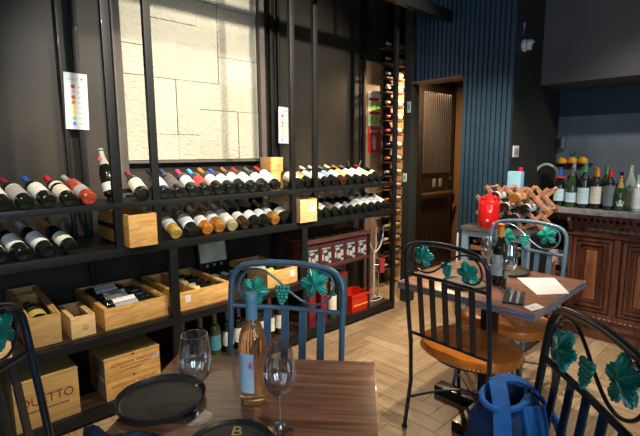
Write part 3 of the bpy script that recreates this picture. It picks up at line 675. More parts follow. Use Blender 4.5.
# bottle tower on the back wall
tw = thing('bottle_tower', 'tall wall rack of horizontal bottles beside the passage', 'wall rack', (3.88, 2.962, 0))
TWW = wood('tower_wood', (.10, .045, .02), (.22, .11, .05), .5)
obj('spine', B(-.03, .03, .08, .125, 0, 2.66), C['black'], tw)
rows = [2.53-.143*k for k in range(17)]
capsq = ['cream', 'silver', 'silver', 'silver', 'cream', 'red', 'pink', 'navy', 'copper', 'silver', 'orange', 'copper', 'gold', 'silver', 'cream', 'black', 'silver']
labq = ['orange', 'white', 'cream', 'cream', 'mint', 'cream', 'pinkish', 'cream', 'pinkish', 'yellow', 'pinkish', 'cream', 'gold', 'yellow', 'cream', 'grey', 'white']
for k, z in enumerate(rows):
    obj('cradle', B(-.16, .17, -.02, .085, z-.062, z-.052), TWW, tw)
    g = G_YEL if k in (12, 13) else G_DARK
    bottle('wall rack bottle, %s capsule and %s label, row %d counted from the top' % (capsq[k], labq[k], k+1), (4.04, 2.995, z-.014), (-1, -.12, 0), (0, -1, .2), g, labq[k], capsq[k], 'bordeaux', 'bottles lying in the wall rack', zr=(.03, .12))
# ------------------------------------------------------------------ wall papers
def sheet(name, label, cat, x, z, w, h, y, rz=0, lean=0, ry=0):
    t = thing(name, label, cat, M=Matrix.Translation((x, y, z)) @ Matrix.Rotation(rz, 4, 'Z') @ Matrix.Rotation(ry, 4, 'Y'))
    return t
for X, Z, w, h, lb, y, ry in ((.848, 1.745, .128, .330, 'large colour-dot price chart hung at left beside the steel post', 3.02, .03), (2.440, 1.664, .110, .300, 'smaller looking colour-dot price chart right of the stone panel', 3.02, .02)):
    t = sheet('colour_chart', lb, 'sign', X, Z, w, h, y, ry=ry); t['group'] = 'colour-dot charts'
    obj('paper_sheet', B(-w/2, w/2, 0, .003, -h/2, h/2), PAPER, t)
    cols = ['red', None, (.72, .09, .02), (.80, .22, .03), (.90, .75, .05), (.72, .70, .10), (.20, .65, .08), (.05, .28, .72)]
    for k, c in enumerate(cols):
        m = C['red'] if c == 'red' else (mat('dot_%d' % k, c, .6, 0, .02) if c else mat('dot_outline', (.85, .42, .38), .6))
        z = h*.26-k*h*.094
        obj('colour_dot', LA([(0, 0), (.0115, 0), (.0115, .0006), (0, .0006)], 14, Matrix.Translation((-w*.13, -.0004, z)) @ Matrix.Rotation(pi/2, 4, 'X')), m, t)
        obj('dot_text', B(w*.08, w*.24, -.0008, -.0002, z-.003, z+.003), mat('light_ink', (.4, .4, .4), .6), t)
    bm = bmesh.new(); box(bm, -w*.38, w*.05, -.0008, -.0002, h*.37, h*.385); box(bm, -w*.38, w*.1, -.0008, -.0002, h*.40, h*.41); box(bm, -w*.3, w*.3, -.0008, -.0002, -h*.46, -h*.455)
    obj('heading', bm, mat('light_ink', (.4, .4, .4), .6), t)
    obj('round_logo', LA([(0, 0), (.007, 0), (.007, .0006), (0, .0006)], 14, Matrix.Translation((w*.25, -.0004, h*.40)) @ Matrix.Rotation(pi/2, 4, 'X')), INK, t)
    obj('hook', B(-.004, .004, .0035, YW-y-.001, h*.3, h*.3+.008), C['black'], t)
t = sheet('notice_sheet', 'pale notice with red bands and green pictograms above the extinguisher sign', 'sign', 3.700, 1.882, .135, .38, 3.083); t.scale = (1.5, 1, 1.05)
obj('paper_sheet', B(-.065, .065, 0, .003, -.165, .165), PAPER2, t)
obj('red_band', B(-.06, .06, -.001, -.0002, .075, .105), C['red'], t); obj('red_band', B(-.06, .06, -.001, -.0002, -.055, -.025), C['red'], t)
GR = mat('lime_print', (.38, .68, .16), .6)
bm = bmesh.new(); box(bm, -.06, .06, -.001, -.0002, -.02, .07); box(bm, -.06, .06, -.001, -.0002, -.15, -.06); obj('green_field', bm, GR, t)
bm = bmesh.new()
for x, z in ((-.035, .03), (.03, .035), (-.03, -.10), (.025, -.10)):
    for k in range(3): box(bm, x-.012+k*.006, x-.004+k*.008, -.0016, -.0011, z-.025+k*.014, z-.012+k*.016)
obj('pictogram', bm, mat('dark_green_print', (.06, .25, .06), .6), t)
t = sheet('extinguisher_sign', 'red fire extinguisher sign on the tan wall', 'sign', 3.700, 1.565, .12, .25, 3.083); t.scale = (1.45, 1, 1.1)
obj('sign_plate', B(-.062, .062, 0, .003, -.12, .12), mat('sign_red', (.72, .03, .015), .5), t)
bm = bmesh.new()
lathe(bm, [(0, 0), (.018, 0), (.018, .10), (.008, .115), (0, .116)], 12)
for v in bm.verts: v.co = Vector((v.co.x+.004, -.001 if v.co.y < 0 else -.0002, v.co.z-.09))
box(bm, -.016, .012, -.001, -.0002, .030, .040); box(bm, -.022, -.016, -.001, -.0002, -.04, .038)
obj('extinguisher_pictogram', bm, PAPER, t)
bm = bmesh.new(); box(bm, -.05, .05, -.001, -.0002, .085, .092); box(bm, -.05, .03, -.001, -.0002, .070, .077); obj('sign_text', bm, PAPER, t)
t = thing('tag_plate', 'small pale green tag on the black pillar', 'tag', (XS-.0225, 2.490, 1.84)); obj('plate', B(-.002, .002, -.02, .02, -.05, .05, bev=.001), mat('pale_green', (.45, .58, .50), .5), t); obj('slot_mark', B(-.0026, -.0021, -.008, .008, -.02, .02), INK, t)
t = thing('tag_plate', 'lower pale green tag on the pillar at upper shelf height', 'tag', (XS-.0225, 2.520, 1.20)); obj('plate', B(-.002, .002, -.02, .02, -.04, .04, bev=.001), mat('pale_green', (.45, .58, .50), .5), t); obj('slot_mark', B(-.0026, -.0021, -.008, .008, -.015, .015), INK, t)
# camera dome & switch on the side wall
t = thing('security_camera', 'white security camera dome on the black wall', 'camera', (3.65, 1.555, 2.245))
obj('camera_base', LA([(0, 0), (.045, 0), (.045, .018), (.040, .024), (0, .024)], 24, Matrix.Rotation(pi/2, 4, 'X')), PAPER, t)
bm = bmesh.new(); bmesh.ops.create_uvsphere(bm, u_segments=20, v_segments=14, radius=.040)
for v in bm.verts: v.co = Vector((v.co.x, v.co.y-.045, v.co.z))
obj('camera_ball', bm, PAPER, t)
obj('camera_lens', LA([(0, 0), (.026, 0), (.024, .006), (0, .008)], 16, Matrix.Translation((-.008, -.080, -.014)) @ Matrix.Rotation(radians(112), 4, 'X')), C['black'], t)
t = thing('sticker_tag', 'small blue and white sticker above the security camera', 'sticker', (3.635, 1.5545, 2.37)); obj('sticker_paper', B(-.012, .012, -.002, 0, -.05, .04), mat('violet_sticker', (.10, .08, .35), .5), t); obj('sticker_corner', B(0, .014, -.0028, -.0021, .0, .045), PAPER2, t)
t = thing('light_switch', 'white light switch plate at the slatted corner', 'switch', (3.605, 1.5545, 1.435)); obj('switch_plate', B(-.05, .05, -.008, 0, -.045, .045, bev=.003), PAPER, t)
for x in (-.02, .02): obj('rocker', B(x-.012, x+.012, -.012, -.0082, -.025, .025, bev=.002), mat('rocker_grey', (.18, .18, .17), .4), t)
# ------------------------------------------------------------------ bar
bar = thing('bar_counter', 'carved dark wood bar with grey stone top', 'bar', (3.83, 1.18, 0))
def bo(name, m, *d, bev=0, parent=None): return obj(name, B(*d, bev=bev), m, parent or bar)
YL = -2.6                                             # runs out of frame to the right
bo('stone_top', STONETOP, -.09, .66, YL, .36, .962, 1.0, bev=.006)
bo('bar_body', BARW, .04, .64, YL, .0, .10, .93)
bo('end_body', BARW, .30, .64, .0, .34, .0, .93)
bo('end_top_board', BARW, .0, .30, .0005, .34, .90, .93, bev=.004)
bo('end_post', BARW, .02, .06, .30, .34, .0, .8995, bev=.004)
bo('cornice', BARW, -.06, .64, YL, .34, .931, .961, bev=.006)
bm = bmesh.new(); y = .30
while y > YL: box(bm, -.045, .03, y-.020, y, .908, .9305); y -= .042
obj('dentil_row', bm, BARW, bar)
bo('frieze_board', BARW, -.0, .0395, YL, .0, .80, .9075)
bo('frieze_moulding', BARW, -.03, .03, YL, .02, .885, .907, bev=.006)
bo('frieze_moulding', BARW, -.022, .03, YL, .02, .790, .808, bev=.006)
bm = bmesh.new(); y = -.12; k = 0
while y > YL:
    r = bmesh.ops.create_icosphere(bm, subdivisions=1, radius=.011)
    for v in r['verts']: v.co = Vector((v.co.x*.7-.004, v.co.y*1.5+y, v.co.z*(.8+.4*(k % 2))+.846))
    y -= .026; k += 1
obj('carved_garland', bm, mat('worn_carving', (.26, .20, .19), .3, 0, .3, 40, coat=.4), bar)
bm = bmesh.new(); tube(bm, catmull([(0, 0, 0), (-.05, 0, -.005), (-.06, 0, -.03), (-.03, 0, -.05), (-.02, 0, -.08), (0, 0, -.1)], 4), .016, seg=8)
for v in bm.verts: v.co += Vector((0, 0.0, .935))
obj('corner_corbel', bm, BARW, bar)
def panel_door(y1, y0, label=None):
    dr = obj('cupboard_door', B(.0, .0395, y0, y1, .20, .785), BARW, bar)
    for q, dd in ((0, .0), (1, .035), (2, .07)):
        a = .012+dd; zz0, zz1 = .21+dd, .775-dd; x = -.012 if q == 0 else (-.020 if q == 1 else -.010)
        bm = bmesh.new(); t_ = .020 if q == 0 else .012
        for d in ((x, -.0005, y0+a, y1-a, zz1-t_, zz1), (x, -.0005, y0+a, y1-a, zz0, zz0+t_), (x, -.0005, y0+a, y0+a+t_, zz0+t_, zz1-t_), (x, -.0005, y1-a-t_, y1-a, zz0+t_, zz1-t_)): box(bm, *d, .003)
        obj('door_moulding', bm, BARW, dr)
    obj('raised_panel', B(-.014, -.0005, y0+.102, y1-.102, .30, .685, bev=.006), BARP, dr)
    return dr
ys = -.02
for k in range(6):
    w_ = .285
    panel_door(ys, ys-w_)
    bo('pilaster', BARW, -.018, .0395, ys-w_-.045, ys-w_-.003, .20, .785, bev=.004)
    ys -= w_+.048
bo('pilaster', BARW, -.018, .0395, -.0185, .0, .20, .785, bev=.004)
bo('plinth', BARW, -.03, .64, YL, .005, .0, .10, bev=.004)
bo('base_moulding', BARW, -.045, .04, YL, .008, .101, .125, bev=.006)
bo('base_board', BARW, -.02, .0395, YL, .0, .126, .199)
bm = bmesh.new(); y = -.01; k = 0
while y > YL:
    r = bmesh.ops.create_icosphere(bm, subdivisions=1, radius=.015)
    for v in r['verts']: v.co = Vector((v.co.x*.6-.022, v.co.y*1.3+y, v.co.z*.8+.162))
    y -= .034; k += 1
obj('carved_beading', bm, BARW, bar)
bo('recess_shelf', BARW, .06, .30, .0005, .295, .43, .45)
for i, (y, g, lb, cp) in enumerate(((1.43, G_AMBER, 'orange', 'copper'), (1.34, G_BROWN, 'pinkish', 'red'), (1.25, G_DARK, 'dark', 'grey'))):
    bottle('%s %s from left in the recess under the bar end' % (ORD[i], gname[g]), (3.97, y, .4505), (0, 0, 1), (-1, -.5, 0), g, lb, cp, group='bottles in the bar recess', scale=1.2)
PK = mat('pink_wood', (.45, .17, .17), .5)
t = thing('pink_stool', 'small slatted pinkish wooden stool in front of the bar end', 'stool', (3.70, 1.36, 0)); obj('seat', B(-.10, .10, -.10, .10, .55, .57, bev=.004), PK, t)
for sx in (-1, 1):
    for sy in (-1, 0, 1): obj('leg', B(sx*.085-.012, sx*.085+.012, sy*.085-.012, sy*.085+.012, 0, .5495), PK, t)
# bar-top bottles
ZB = 1.0005
BG = 'bottles lined up on the bar'
def bb(y, label, g, lab, cap, x=3.86, **k): return bottle(label, (x, y, ZB), (0, 0, 1), (-1, -.45, 0), g, lab, cap, group=BG, **k)
bb(1.293, 'dark burgundy-shaped bottle with blue capsule and red collar, leftmost on the bar', G_DARK, 'paleblue', 'blue', kind='burgundy', zr=(.045, .14), label2=('red', (.225, .24)))
bb(1.205, 'green bottle with pale blue label beside the blue-capped bottle', G_GREEN, 'paleblue', 'grey', kind='burgundy', zr=(.04, .115))
bb(1.118, 'tall dark bottle with green capsule and pale blue label', G_DARK, 'paleblue', 'green', zr=(.03, .14), scale=1.12)
bb(1.033, 'dark bottle with orange capsule and large cream label', G_DARK, 'cream', 'orange', zr=(.04, .17))
bb(.948, 'dark bottle with red capsule and slate grey label', G_DARK, 'slate', 'red', zr=(.03, .18))
s_ = bb(.880, 'small sparkling bottle with gold foil and white leaf label', G_GREEN, None, 'gold', kind='champagne', scale=.80)
bm = bmesh.new()
pts = []
for k in range(40):
    a = 2*pi*k/40; r = .034*(.55+.45*abs(cos(a*2.5)))
    pts.append((r*sin(a), r*cos(a)))
vs = [bm.verts.new((p[0], -sqrt(max(0, .0455**2-p[0]**2)), p[1]+.07)) for p in pts]; c_ = bm.verts.new((0, -.0458, .07))
for k in range(40): bm.faces.new((c_, vs[k], vs[(k+1) % 40]))
obj('leaf_label', bm, PAPER, s_)
bb(.842, 'clear green-tinted bottle behind the small sparkling bottle', G_CLEAR, 'yellow', None, x=3.95, kind='burgundy', zr=(.03, .12), scale=1.08)
bb(.775, 'squat clear bottle covered by a large white label', G_CLEAR, 'white', None, zr=(.03, .20), scale=.86, arc=4.6)
bb(.690, 'teal bottle at the right edge of the bar row', G_CLEAR, 'teal', 'black', zr=(.03, .16))
bb(1.25, 'silver-capped tall bottle in the back row by the fruit stand', G_DARK, 'dark', 'silver', x=4.02, scale=1.12)
bb(1.17, 'cream-labelled bottle in the back row between green capsules', G_BROWN, 'cream', 'cream', x=4.0)
bb(1.09, 'brown bottle in the back row behind the green capsule', G_BROWN, 'cream', 'gold', x=4.02)
bb(1.00, 'bottle with green capsule in the back row behind the red capsule', G_GREEN, 'yellow', 'green', x=3.97, scale=1.05)
bb(.92, 'dark bottle in the back row behind the sparkling bottle', G_DARK, 'dark', 'black', x=4.05, scale=.9)
# fruit bowl
ft = thing('fruit_stand', 'black raised stand of oranges behind the bar bottles', 'fruit stand', (4.16, 1.30, ZB))
obj('stand_foot', LA([(0, 0), (.08, 0), (.08, .01), (.015, .02), (.012, .28), (0, .28)], 20), C['black'], ft)
obj('stand_bowl', LA([(0, .281), (.05, .281), (.13, .305), (.145, .335), (.138, .335), (.12, .310), (.04, .292), (0, .291)], 28), C['black'], ft)
OR = mat('orange_peel', (.90, .36, .015), .4, 0, .1, 20, bump=.2, bscale=200)
k = 0
for i, (dx, dy, dz, lb) in enumerate(((-.05, .075, .345, 'orange at the left of the black fruit stand'), (-.03, .0, .348, 'middle orange at the front of the black fruit stand'), (-.03, -.078, .350, 'orange at the right of the black fruit stand'), (.06, .03, .345, 'orange at the back of the black fruit stand'))):
    bm = bmesh.new(); bmesh.ops.create_uvsphere(bm, u_segments=18, v_segments=12, radius=.039)
    t = obj('orange', bm, OR); t.location = (4.16+dx, 1.30+dy, ZB+dz); tag(t, lb, 'orange', 'oranges on the fruit stand')
    obj('stem_button', LA([(0, 0), (.005, 0), (.004, .003), (0, .004)], 8, Matrix.Translation((-.005, 0, .038))), C['green'], t)
bm = bmesh.new()
for a in range(5):
    an = a*1.2+.3; tube(bm, [(0, 0, 0), (.02*cos(an), .02*sin(an), .03), (.05*cos(an), .05*sin(an), .05)], [.003, .006, .001], seg=5)
t = obj('leaf_sprig', bm, LEAFD); t.location = (4.16, 1.31, ZB+.385); tag(t, 'green leafy sprig on top of the oranges', 'leaves')
# faucet
t = thing('bar_faucet', 'pale high-arched faucet at the left end of the bar', 'faucet', (4.08, 1.455, ZB), 0)
FP = mat('pale_hose', (.62, .63, .58), .35)
obj('spout', T(catmull([(0, -.08, 0), (0, -.08, .18), (0, -.055, .28), (0, .03, .325), (0, .105, .28), (0, .125, .18), (0, .13, .04)], 7), .012, seg=10), FP, t)
obj('faucet_base', LA([(0, 0), (.028, 0), (.028, .02), (.015, .03), (0, .03)], 18, Matrix.Translation((0, -.08, 0))), CHROME, t)
obj('lever', T([(0, -.095, .05), (-.0, -.15, .09)], .006, seg=6), CHROME, t)
t = thing('steel_canister', 'small steel canister on the wall above the fruit', 'canister', (4.499, 1.50, 1.46)); STL2 = mat('dim_steel', (.10, .12, .14), .4, .3); obj('canister_body', LA([(0, 0), (.03, 0), (.03, .10), (.026, .105), (0, .105)], 18, Matrix.Translation((-.032, 0, 0))), STL2, t); obj('bracket', B(-.004, 0, -.02, .02, .02, .08), STEEL, t)
# ------------------------------------------------------------------ steel side cabinet
cb = thing('wine_cabinet', 'pale blue steel-framed wine cabinet in front of the slatted wall', 'cabinet', (3.09, 1.20, 0))
CW, CD, CH = .50, .37, .885
TOPD = mat('dark_cabinet_top', (.045, .042, .042), .3, 0, .2, coat=.2)
obj('cabinet_top', B(-.01, CD, -.005, CW+.005, CH-.022, CH, bev=.003), TOPD, cb)
obj('top_edge', B(-.018, -.0105, -.005, CW+.005, CH-.026, CH+.001), STEEL, cb)
bm = bmesh.new()
for d in ((.02, CD, 0, .015, .04, CH-.023), (.02, CD, CW-.015, CW, .04, CH-.023), (CD-.015, CD, .0155, CW-.0155, .04, CH-.023), (.02, CD-.0155, .0155, CW-.0155, .04, .06)): box(bm, *d)
obj('cabinet_body', bm, C['black'], cb)
bm = bmesh.new()
for d in ((-.008, .0195, CW-.05, CW, .04, CH-.030), (-.008, .0195, 0, .045, .04, CH-.030), (-.008, .0195, .0455, CW-.0505, CH-.075, CH-.030), (-.008, .0195, .0455, CW-.0505, .04, .10)): box(bm, *d, .003)
obj('door_frame', bm, FRIDGE, cb)
obj('door_handle', T([(-.045, CW+.012, .35), (-.045, CW+.012, .83)], .007, seg=8), PAPER2, cb)
SHW = wood('shelf_front_wood', (.45, .2, .07), (.7, .36, .14), .5)
for k in range(5):
    z = .18+k*.135
    sfp = obj('shelf_tray', B(.03, CD-.02, .016, CW-.016, z, z+.008), STEEL, cb)
    obj('shelf_front', B(.021, .0295, .06, CW-.06, z-.012, z+.022), SHW, sfp)
    if k < 4:
        for j in range(4):
            pass
for k in range(5):
    z = .18+k*.135
    for j in range(4):
        lb = 'bottle in the wine cabinet, shelf %d from the bottom, %s from right' % (k+1, ORD[j])
        if k*4+j in (3, 9, 14): continue
        bottle(lb, (3.09+.345, 1.20+.082+j*.112, z+.0085+.0385), (-1, 0, 0), (0, 0, 1), G_DARK, ('white', 'cream', 'paleblue', 'grey')[(k+j) % 4], ('black', 'red', 'silver', 'gold')[(k*3+j) % 4], group='bottles stored in the wine cabinet')
for x in (.03, CD-.03):
    for y in (.03, CW-.03): obj('foot', LA([(0, 0), (.015, 0), (.015, .04), (0, .04)], 10, Matrix.Translation((x, y, 0))), C['black'], cb)
# folding lattice rack
ZC = CH+.001
lr = thing('lattice_wine_rack', 'folding wooden lattice wine rack on the steel cabinet', 'wine rack', (3.21, 1.14, ZC))
LW = wood('lattice_wood', (.36, .15, .08), (.62, .32, .19), .45, (6, 6, 6), 3)
Wd, Hd, st = .51, .275, .1467
for layer, xx in ((0, 0.), (1, .16)):
    for sgn, off in ((1, 0), (-1, .011)):
        c = -Hd
        k = 0
        while c < Wd+.001:
            # line y = c + sgn*z
            if sgn > 0: y0, y1 = c, c+Hd
            else: y0, y1 = c+Hd, c
            za, zb = 0, Hd
            ya, yb_ = y0, y1
            def clip(ya, za, yb, zb):
                out = []
                for (a, z, b, zz) in ((ya, za, yb, zb), (yb, zb, ya, za)):
                    if a < 0: z = z+(0-a)/(b-a)*(zz-z) if b != a else z; a = 0
                    if a > Wd: z = z+(Wd-a)/(b-a)*(zz-z) if b != a else z; a = Wd
                    out.append((a, z))
                return out
            if max(ya, yb_) > .06 and min(ya, yb_) < Wd-.06:
                (a, z), (b, zz) = clip(ya, za, yb_, zb)
                v = Vector((0, b-a, zz-z)); ln = v.length
                if ln > .08:
                    ang = atan2(zz-z, b-a)
                    Mx = Matrix.Translation((xx+off, (a+b)/2, (z+zz)/2+.012)) @ Matrix.Rotation(ang, 4, 'X')
                    bm = bmesh.new(); box(bm, -.006, .006, -ln/2-.012, ln/2+.012, -.014, .014, .002, Mx)
                    obj('lattice_slat', bm, LW, lr)
            c += st; k += 1
for yy in (0, st, 2*st, 3*st):
    for zz in (0.012, .150, .287):
        obj('dowel', T([(-.008, min(max(yy, .008), Wd), zz), (.18, min(max(yy, .008), Wd), zz)], .007, seg=8), LW, lr)
for i, (yy, zz, lab, cp) in enumerate(((.440, .137, 'white', 'black'), (.367, .064, 'cream', 'black'), (.293, .137, 'cream', 'gold'), (.367, .211, 'white', 'silver'), (.220, .064, 'pinkish', 'black'), (.147, .137, 'paleblue', 'black'), (.220, .211, 'orange', 'copper'))):
    bottle('dark bottle with %s label lying in the lattice rack, %s in height order' % (lab, ORD[i]), (3.17, 1.14+yy, ZC+zz+.01), (1, 0, .0), (0, 0, 1), G_DARK if i != 6 else G_AMBER, lab, cp, group='bottles in the lattice rack', zr=(.02, .13))
jr = thing('red_jar', 'glossy red jar on the cabinet in front of the lattice rack', 'jar', (3.125, 1.515, CH+.0015)); jr.scale = (1.08, 1.08, 1.08)
JR = mat('red_glaze', (.85, .015, .012), .22, 0, .1, 6, bump=.08, coat=.6)
obj('jar_body', LA([(0, 0), (.058, 0), (.066, .01), (.069, .06), (.069, .155), (.064, .175), (.056, .188), (.050, .188), (0, .180)], 28), JR, jr)
obj('jar_lid', LA([(0, .1885), (.056, .1885), (.058, .198), (.052, .212), (.018, .220), (.014, .232), (0, .234)], 28), JR, jr)
bm = bmesh.new()
for (a, z) in ((-2.7, .11), (-2.9, .05), (-2.3, .03)):
    lathe(bm, [(.0692, z), (.0697, z), (.0697, z+.014), (.0692, z+.014)], 3, None, a, a+.22)
obj('white_fleck', bm, PAPER, jr)
t = thing('carton_pack', 'tall light blue carton with red cap behind the red jar', 'carton', (3.42, 1.46, CH+.0015)); obj('pack_body', B(-.03, .03, -.05, .05, 0, .40, bev=.003), mat('sky_carton', (.30, .60, .80), .5), t); obj('red_cap', LA([(0, 0), (.016, 0), (.016, .03), (0, .03)], 12, Matrix.Translation((0, -.035, .4002))), C['red'], t)
# ------------------------------------------------------------------ chairs
def leaf_bm(R=.052, th=.004, seed=0):
    rnd = random.Random(seed); bm = bmesh.new(); N = 60; c = bm.verts.new((0, 0, th*2.2)); cb_ = bm.verts.new((0, 0, -th*.2))
    r1, r2, rb = [], [], []
    for k in range(N):
        a = 2*pi*k/N
        lob = .66+.34*abs(cos(2.5*a))**1.1
        if abs(a-pi) < .22: lob *= .45+abs(a-pi)*2.2
        ser = 1+.07*(1 if k % 2 else -1)
        r = R*lob*ser
        x, y = r*sin(a), r*cos(a)
        vein = abs(cos(2.5*a))**6
        r1.append(bm.verts.new((x*.55, y*.55, th*(1.0+1.6*vein+.5*(k % 2))))); r2.append(bm.verts.new((x, y, th*.35*(k % 2)))); rb.append(bm.verts.new((x*.97, y*.97, -th*.8)))
    for k in range(N):
        j = (k+1) % N
        bm.faces.new((c, r1[k], r1[j])); bm.faces.new((r1[k], r2[k], r2[j], r1[j])); bm.faces.new((r2[k], rb[k], rb[j], r2[j])); bm.faces.new((rb[k], cb_, rb[j]))
    return bm
def grape_bm():
    bm = bmesh.new()
    rows_ = [(4, .026), (4, .012), (3, -.001), (3, -.013), (2, -.025), (1, -.037)]
    for n, z in rows_:
        for k in range(n):
            r = bmesh.ops.create_icosphere(bm, subdivisions=2, radius=.0085)
            x = (k-(n-1)/2)*.0145
            for v in r['verts']: v.co = Vector((v.co.x+x, v.co.y+z, v.co.z))
    return bm
CHM = {}
def chair(label, ox, oy, fx, fy, paint, leafm, seat_vis=True):
    rz = atan2(-fx, fy)
    t = thing('bistro_chair', label, 'chair', (ox, oy, 0), rz, group='metal vine-leaf bistro chairs')
    hw = .225; k_ = .12
    def P(u, z): return Vector((u, -.195-(z-.45)*k_, z))
    key = paint.name
    arch = [P(-hw+.004, .46), P(-hw, .60), P(-hw, .78), P(-hw, .915), P(-hw+.014, .962), P(-hw+.050, .992), P(-.09, 1.006), P(0, 1.011), P(.09, 1.006), P(hw-.050, .992), P(hw-.014, .962), P(hw, .915), P(hw, .78), P(hw, .60), P(hw-.004, .46)]
    def O(nm, fn, m):
        kk = (nm, m.name)
        if kk not in CHM: CHM[kk] = mesh_of(fn(), nm.split('|')[0], m)
        return obj(nm.split('|')[0], CHM[kk], m, t)
    O('back_frame', lambda: T(catmull(arch, 4), .0115, seg=10), paint)
    O('crossbar|hi', lambda: T([P(-hw, .832), P(0, .838), P(hw, .832)], .0095, seg=8), paint)
    O('crossbar|lo', lambda: T([P(-hw, .515), P(hw, .515)], .0085, seg=8), paint)
    for i in range(5):
        u = -.143+i*.0715
        def sl():
            bm = bmesh.new(); a, b = P(u, .517), P(u, .834)
            vs = box(bm, u-.0145, u+.0145, -.003, .003, 0, 1)
            for v in vs:
                y = v.co.y; q = a.lerp(b, v.co.z); v.co = Vector((v.co.x, q.y+y, q.z))
            return bm
        O('slat|%d' % i, sl, paint)
    sc = [(-.130, .858), (-.118, .872), (-.128, .888), (-.150, .890), (-.175, .872), (-.172, .845), (-.150, .842)]
    S = [(-.110, .862), (-.140, .853), (-.175, .868), (-.192, .905), (-.180, .950), (-.140, .980), (-.090, .978), (-.035, .945), (.02, .900), (.075, .866), (.125, .858), (.170, .880), (.190, .925), (.175, .970), (.135, .985), (.105, .968), (.100, .945)]
    O('scroll_wire', lambda: T(catmull([P(-u, z)+Vector((0, .004, 0)) for u, z in S], 5), .005, seg=6), STEEL if paint in (SHEEN_BLUE, NAVY) and False else paint)
    def place(bm, u, z, rot, s=1.):
        c = P(u, z)+Vector((0, .010, 0)); M = Matrix.Translation(c) @ Matrix.Rotation(pi/2+atan2(k_, 1), 4, 'X') @ Matrix.Rotation(rot, 4, 'Z') @ Matrix.Scale(s, 4)
        M = Matrix.Translation(c) @ Matrix.Rotation(pi, 4, 'Z') @ Matrix.Rotation(pi/2-.14, 4, 'X') @ Matrix.Rotation(rot, 4, 'Z') @ Matrix.Scale(s, 4)
        for v in bm.verts: v.co = M @ v.co
        return bm
    def both(bm):      # relief on both faces
        n = bm.copy()
        me = bpy.data.meshes.new('tmp'); n.to_mesh(me); n.free()
        st_ = len(bm.verts); bm.from_mesh(me); bm.verts.ensure_lookup_table()
        for v in bm.verts[st_:]: v.co.z = -v.co.z-.003
        bpy.data.meshes.remove(me); return bm
    O('vine_leaf|a', lambda: place(both(leaf_bm(.057, .0065, 1)), -.118, .940, .25), leafm)
    O('vine_leaf|b', lambda: place(both(leaf_bm(.057, .0065, 2)), .122, .902, -.3), leafm)
    O('grape_cluster', lambda: place(grape_bm(), +.010, .893, .0), leafm)
    # seat
    def seat():
        bm = bmesh.new(); N = 36
        def ring(s, z): return [bm.verts.new((s*.252*(abs(cos(a))**.9)*(1 if cos(a) > 0 else -1), s*(.225 if sin(a) > 0 else .205)*(abs(sin(a))**.9)*(1 if sin(a) > 0 else -1), z)) for a in [2*pi*k/N for k in range(N)]]
        R = [ring(.95, .418), ring(1.0, .424), ring(1.01, .446), ring(.985, .468), ring(.90, .480), ring(.6, .486), ring(.25, .484)]
        c = bm.verts.new((0, 0, .483)); b = bm.verts.new((0, 0, .418))
        for A, B_ in zip(R, R[1:]):
            for k in range(N): bm.faces.new((A[k], A[(k+1) % N], B_[(k+1) % N], B_[k]))
        for k in range(N): bm.faces.new((R[-1][k], R[-1][(k+1) % N], c)); bm.faces.new((R[0][(k+1) % N], R[0][k], b))
        return bm
    so = O('seat', seat, LEATHER)
    def studs():
        bm = bmesh.new(); N = 72
        for k in range(N):
            a = 2*pi*k/N
            x = 1.012*.252*(abs(cos(a))**.9)*(1 if cos(a) > 0 else -1); y = 1.012*(.225 if sin(a) > 0 else .205)*(abs(sin(a))**.9)*(1 if sin(a) > 0 else -1)
            r = bmesh.ops.create_icosphere(bm, subdivisions=1, radius=.0048)
            for v in r['verts']: v.co += Vector((x, y, .432))
        return bm
    kk = ('studs', 'x')
    if kk not in CHM: CHM[kk] = mesh_of(studs(), 'stud_trim', STUD)
    obj('stud_trim', CHM[kk], STUD, so)
    O('seat_ring', lambda: T([(.19*cos(a), .178*sin(a), .408) for a in [2*pi*k/24 for k in range(24)]], .009, closed=True, seg=6), paint)
    for s in (-1, 1):
        O('leg|r%d' % s, lambda: T([(s*.218, -.235, .004), (s*.212, -.20, .25), P(s*(hw-.004), .462)], .0105, seg=8), paint)
        O('leg|f%d' % s, lambda: T([(s*.195, .225, .004), (s*.180, .185, .25), (s*.165, .150, .418)], .0105, seg=8), paint)
    O('stretcher|a', lambda: T(catmull([(-.213, -.213, .16), (-.08, -.06, .20), (.06, .06, .20), (.187, .203, .16)], 5), .006, seg=6), paint)
    O('stretcher|b', lambda: T(catmull([(.213, -.213, .16), (.08, -.06, .213), (-.06, .06, .213), (-.187, .203, .16)], 5), .006, seg=6), paint)
    def caps():
        bm = bmesh.new()
        for s in (-1, 1):
            lathe(bm, [(0, 0), (.014, 0), (.014, .014), (0, .014)], 10, Matrix.Translation((s*.218, -.235, 0))); lathe(bm, [(0, 0), (.014, 0), (.014, .014), (0, .014)], 10, Matrix.Translation((s*.195, .225, 0)))
        return bm
    O('foot_cap', caps, C['black'])
    return t
def nrm(x, y): l = sqrt(x*x+y*y); return x/l, y/l
CH1 = chair('dark navy bistro chair with its back towards us at the far table', 2.050, 1.060, *nrm(.995, -.07), NAVY, LEAF)
CH2 = chair('bistro chair tinted grey-blue with painted-in daylight on the far side of the far table', 2.535, 1.10, -1, .0, SHEEN_PALE, LEAF)
f3 = nrm(-.83, -.56)
CH3 = chair('bistro chair tinted bright blue with painted-in daylight, pushed in across the near table', 1.06+.248*f3[0], 1.318+.248*f3[1], *f3, SHEEN_BLUE, LEAF)
CH4 = chair('black bistro chair at the right edge with a blue bag on its seat', 1.187-.248*.707, .295+.248*.707, -.707, .707, BLKP, LEAFD)
CH5 = chair('dark bistro chair cut off by the left edge of the photo', (.090+.248*.707), (1.420-.248*.707), .707, -.707, NAVY, LEAFD)
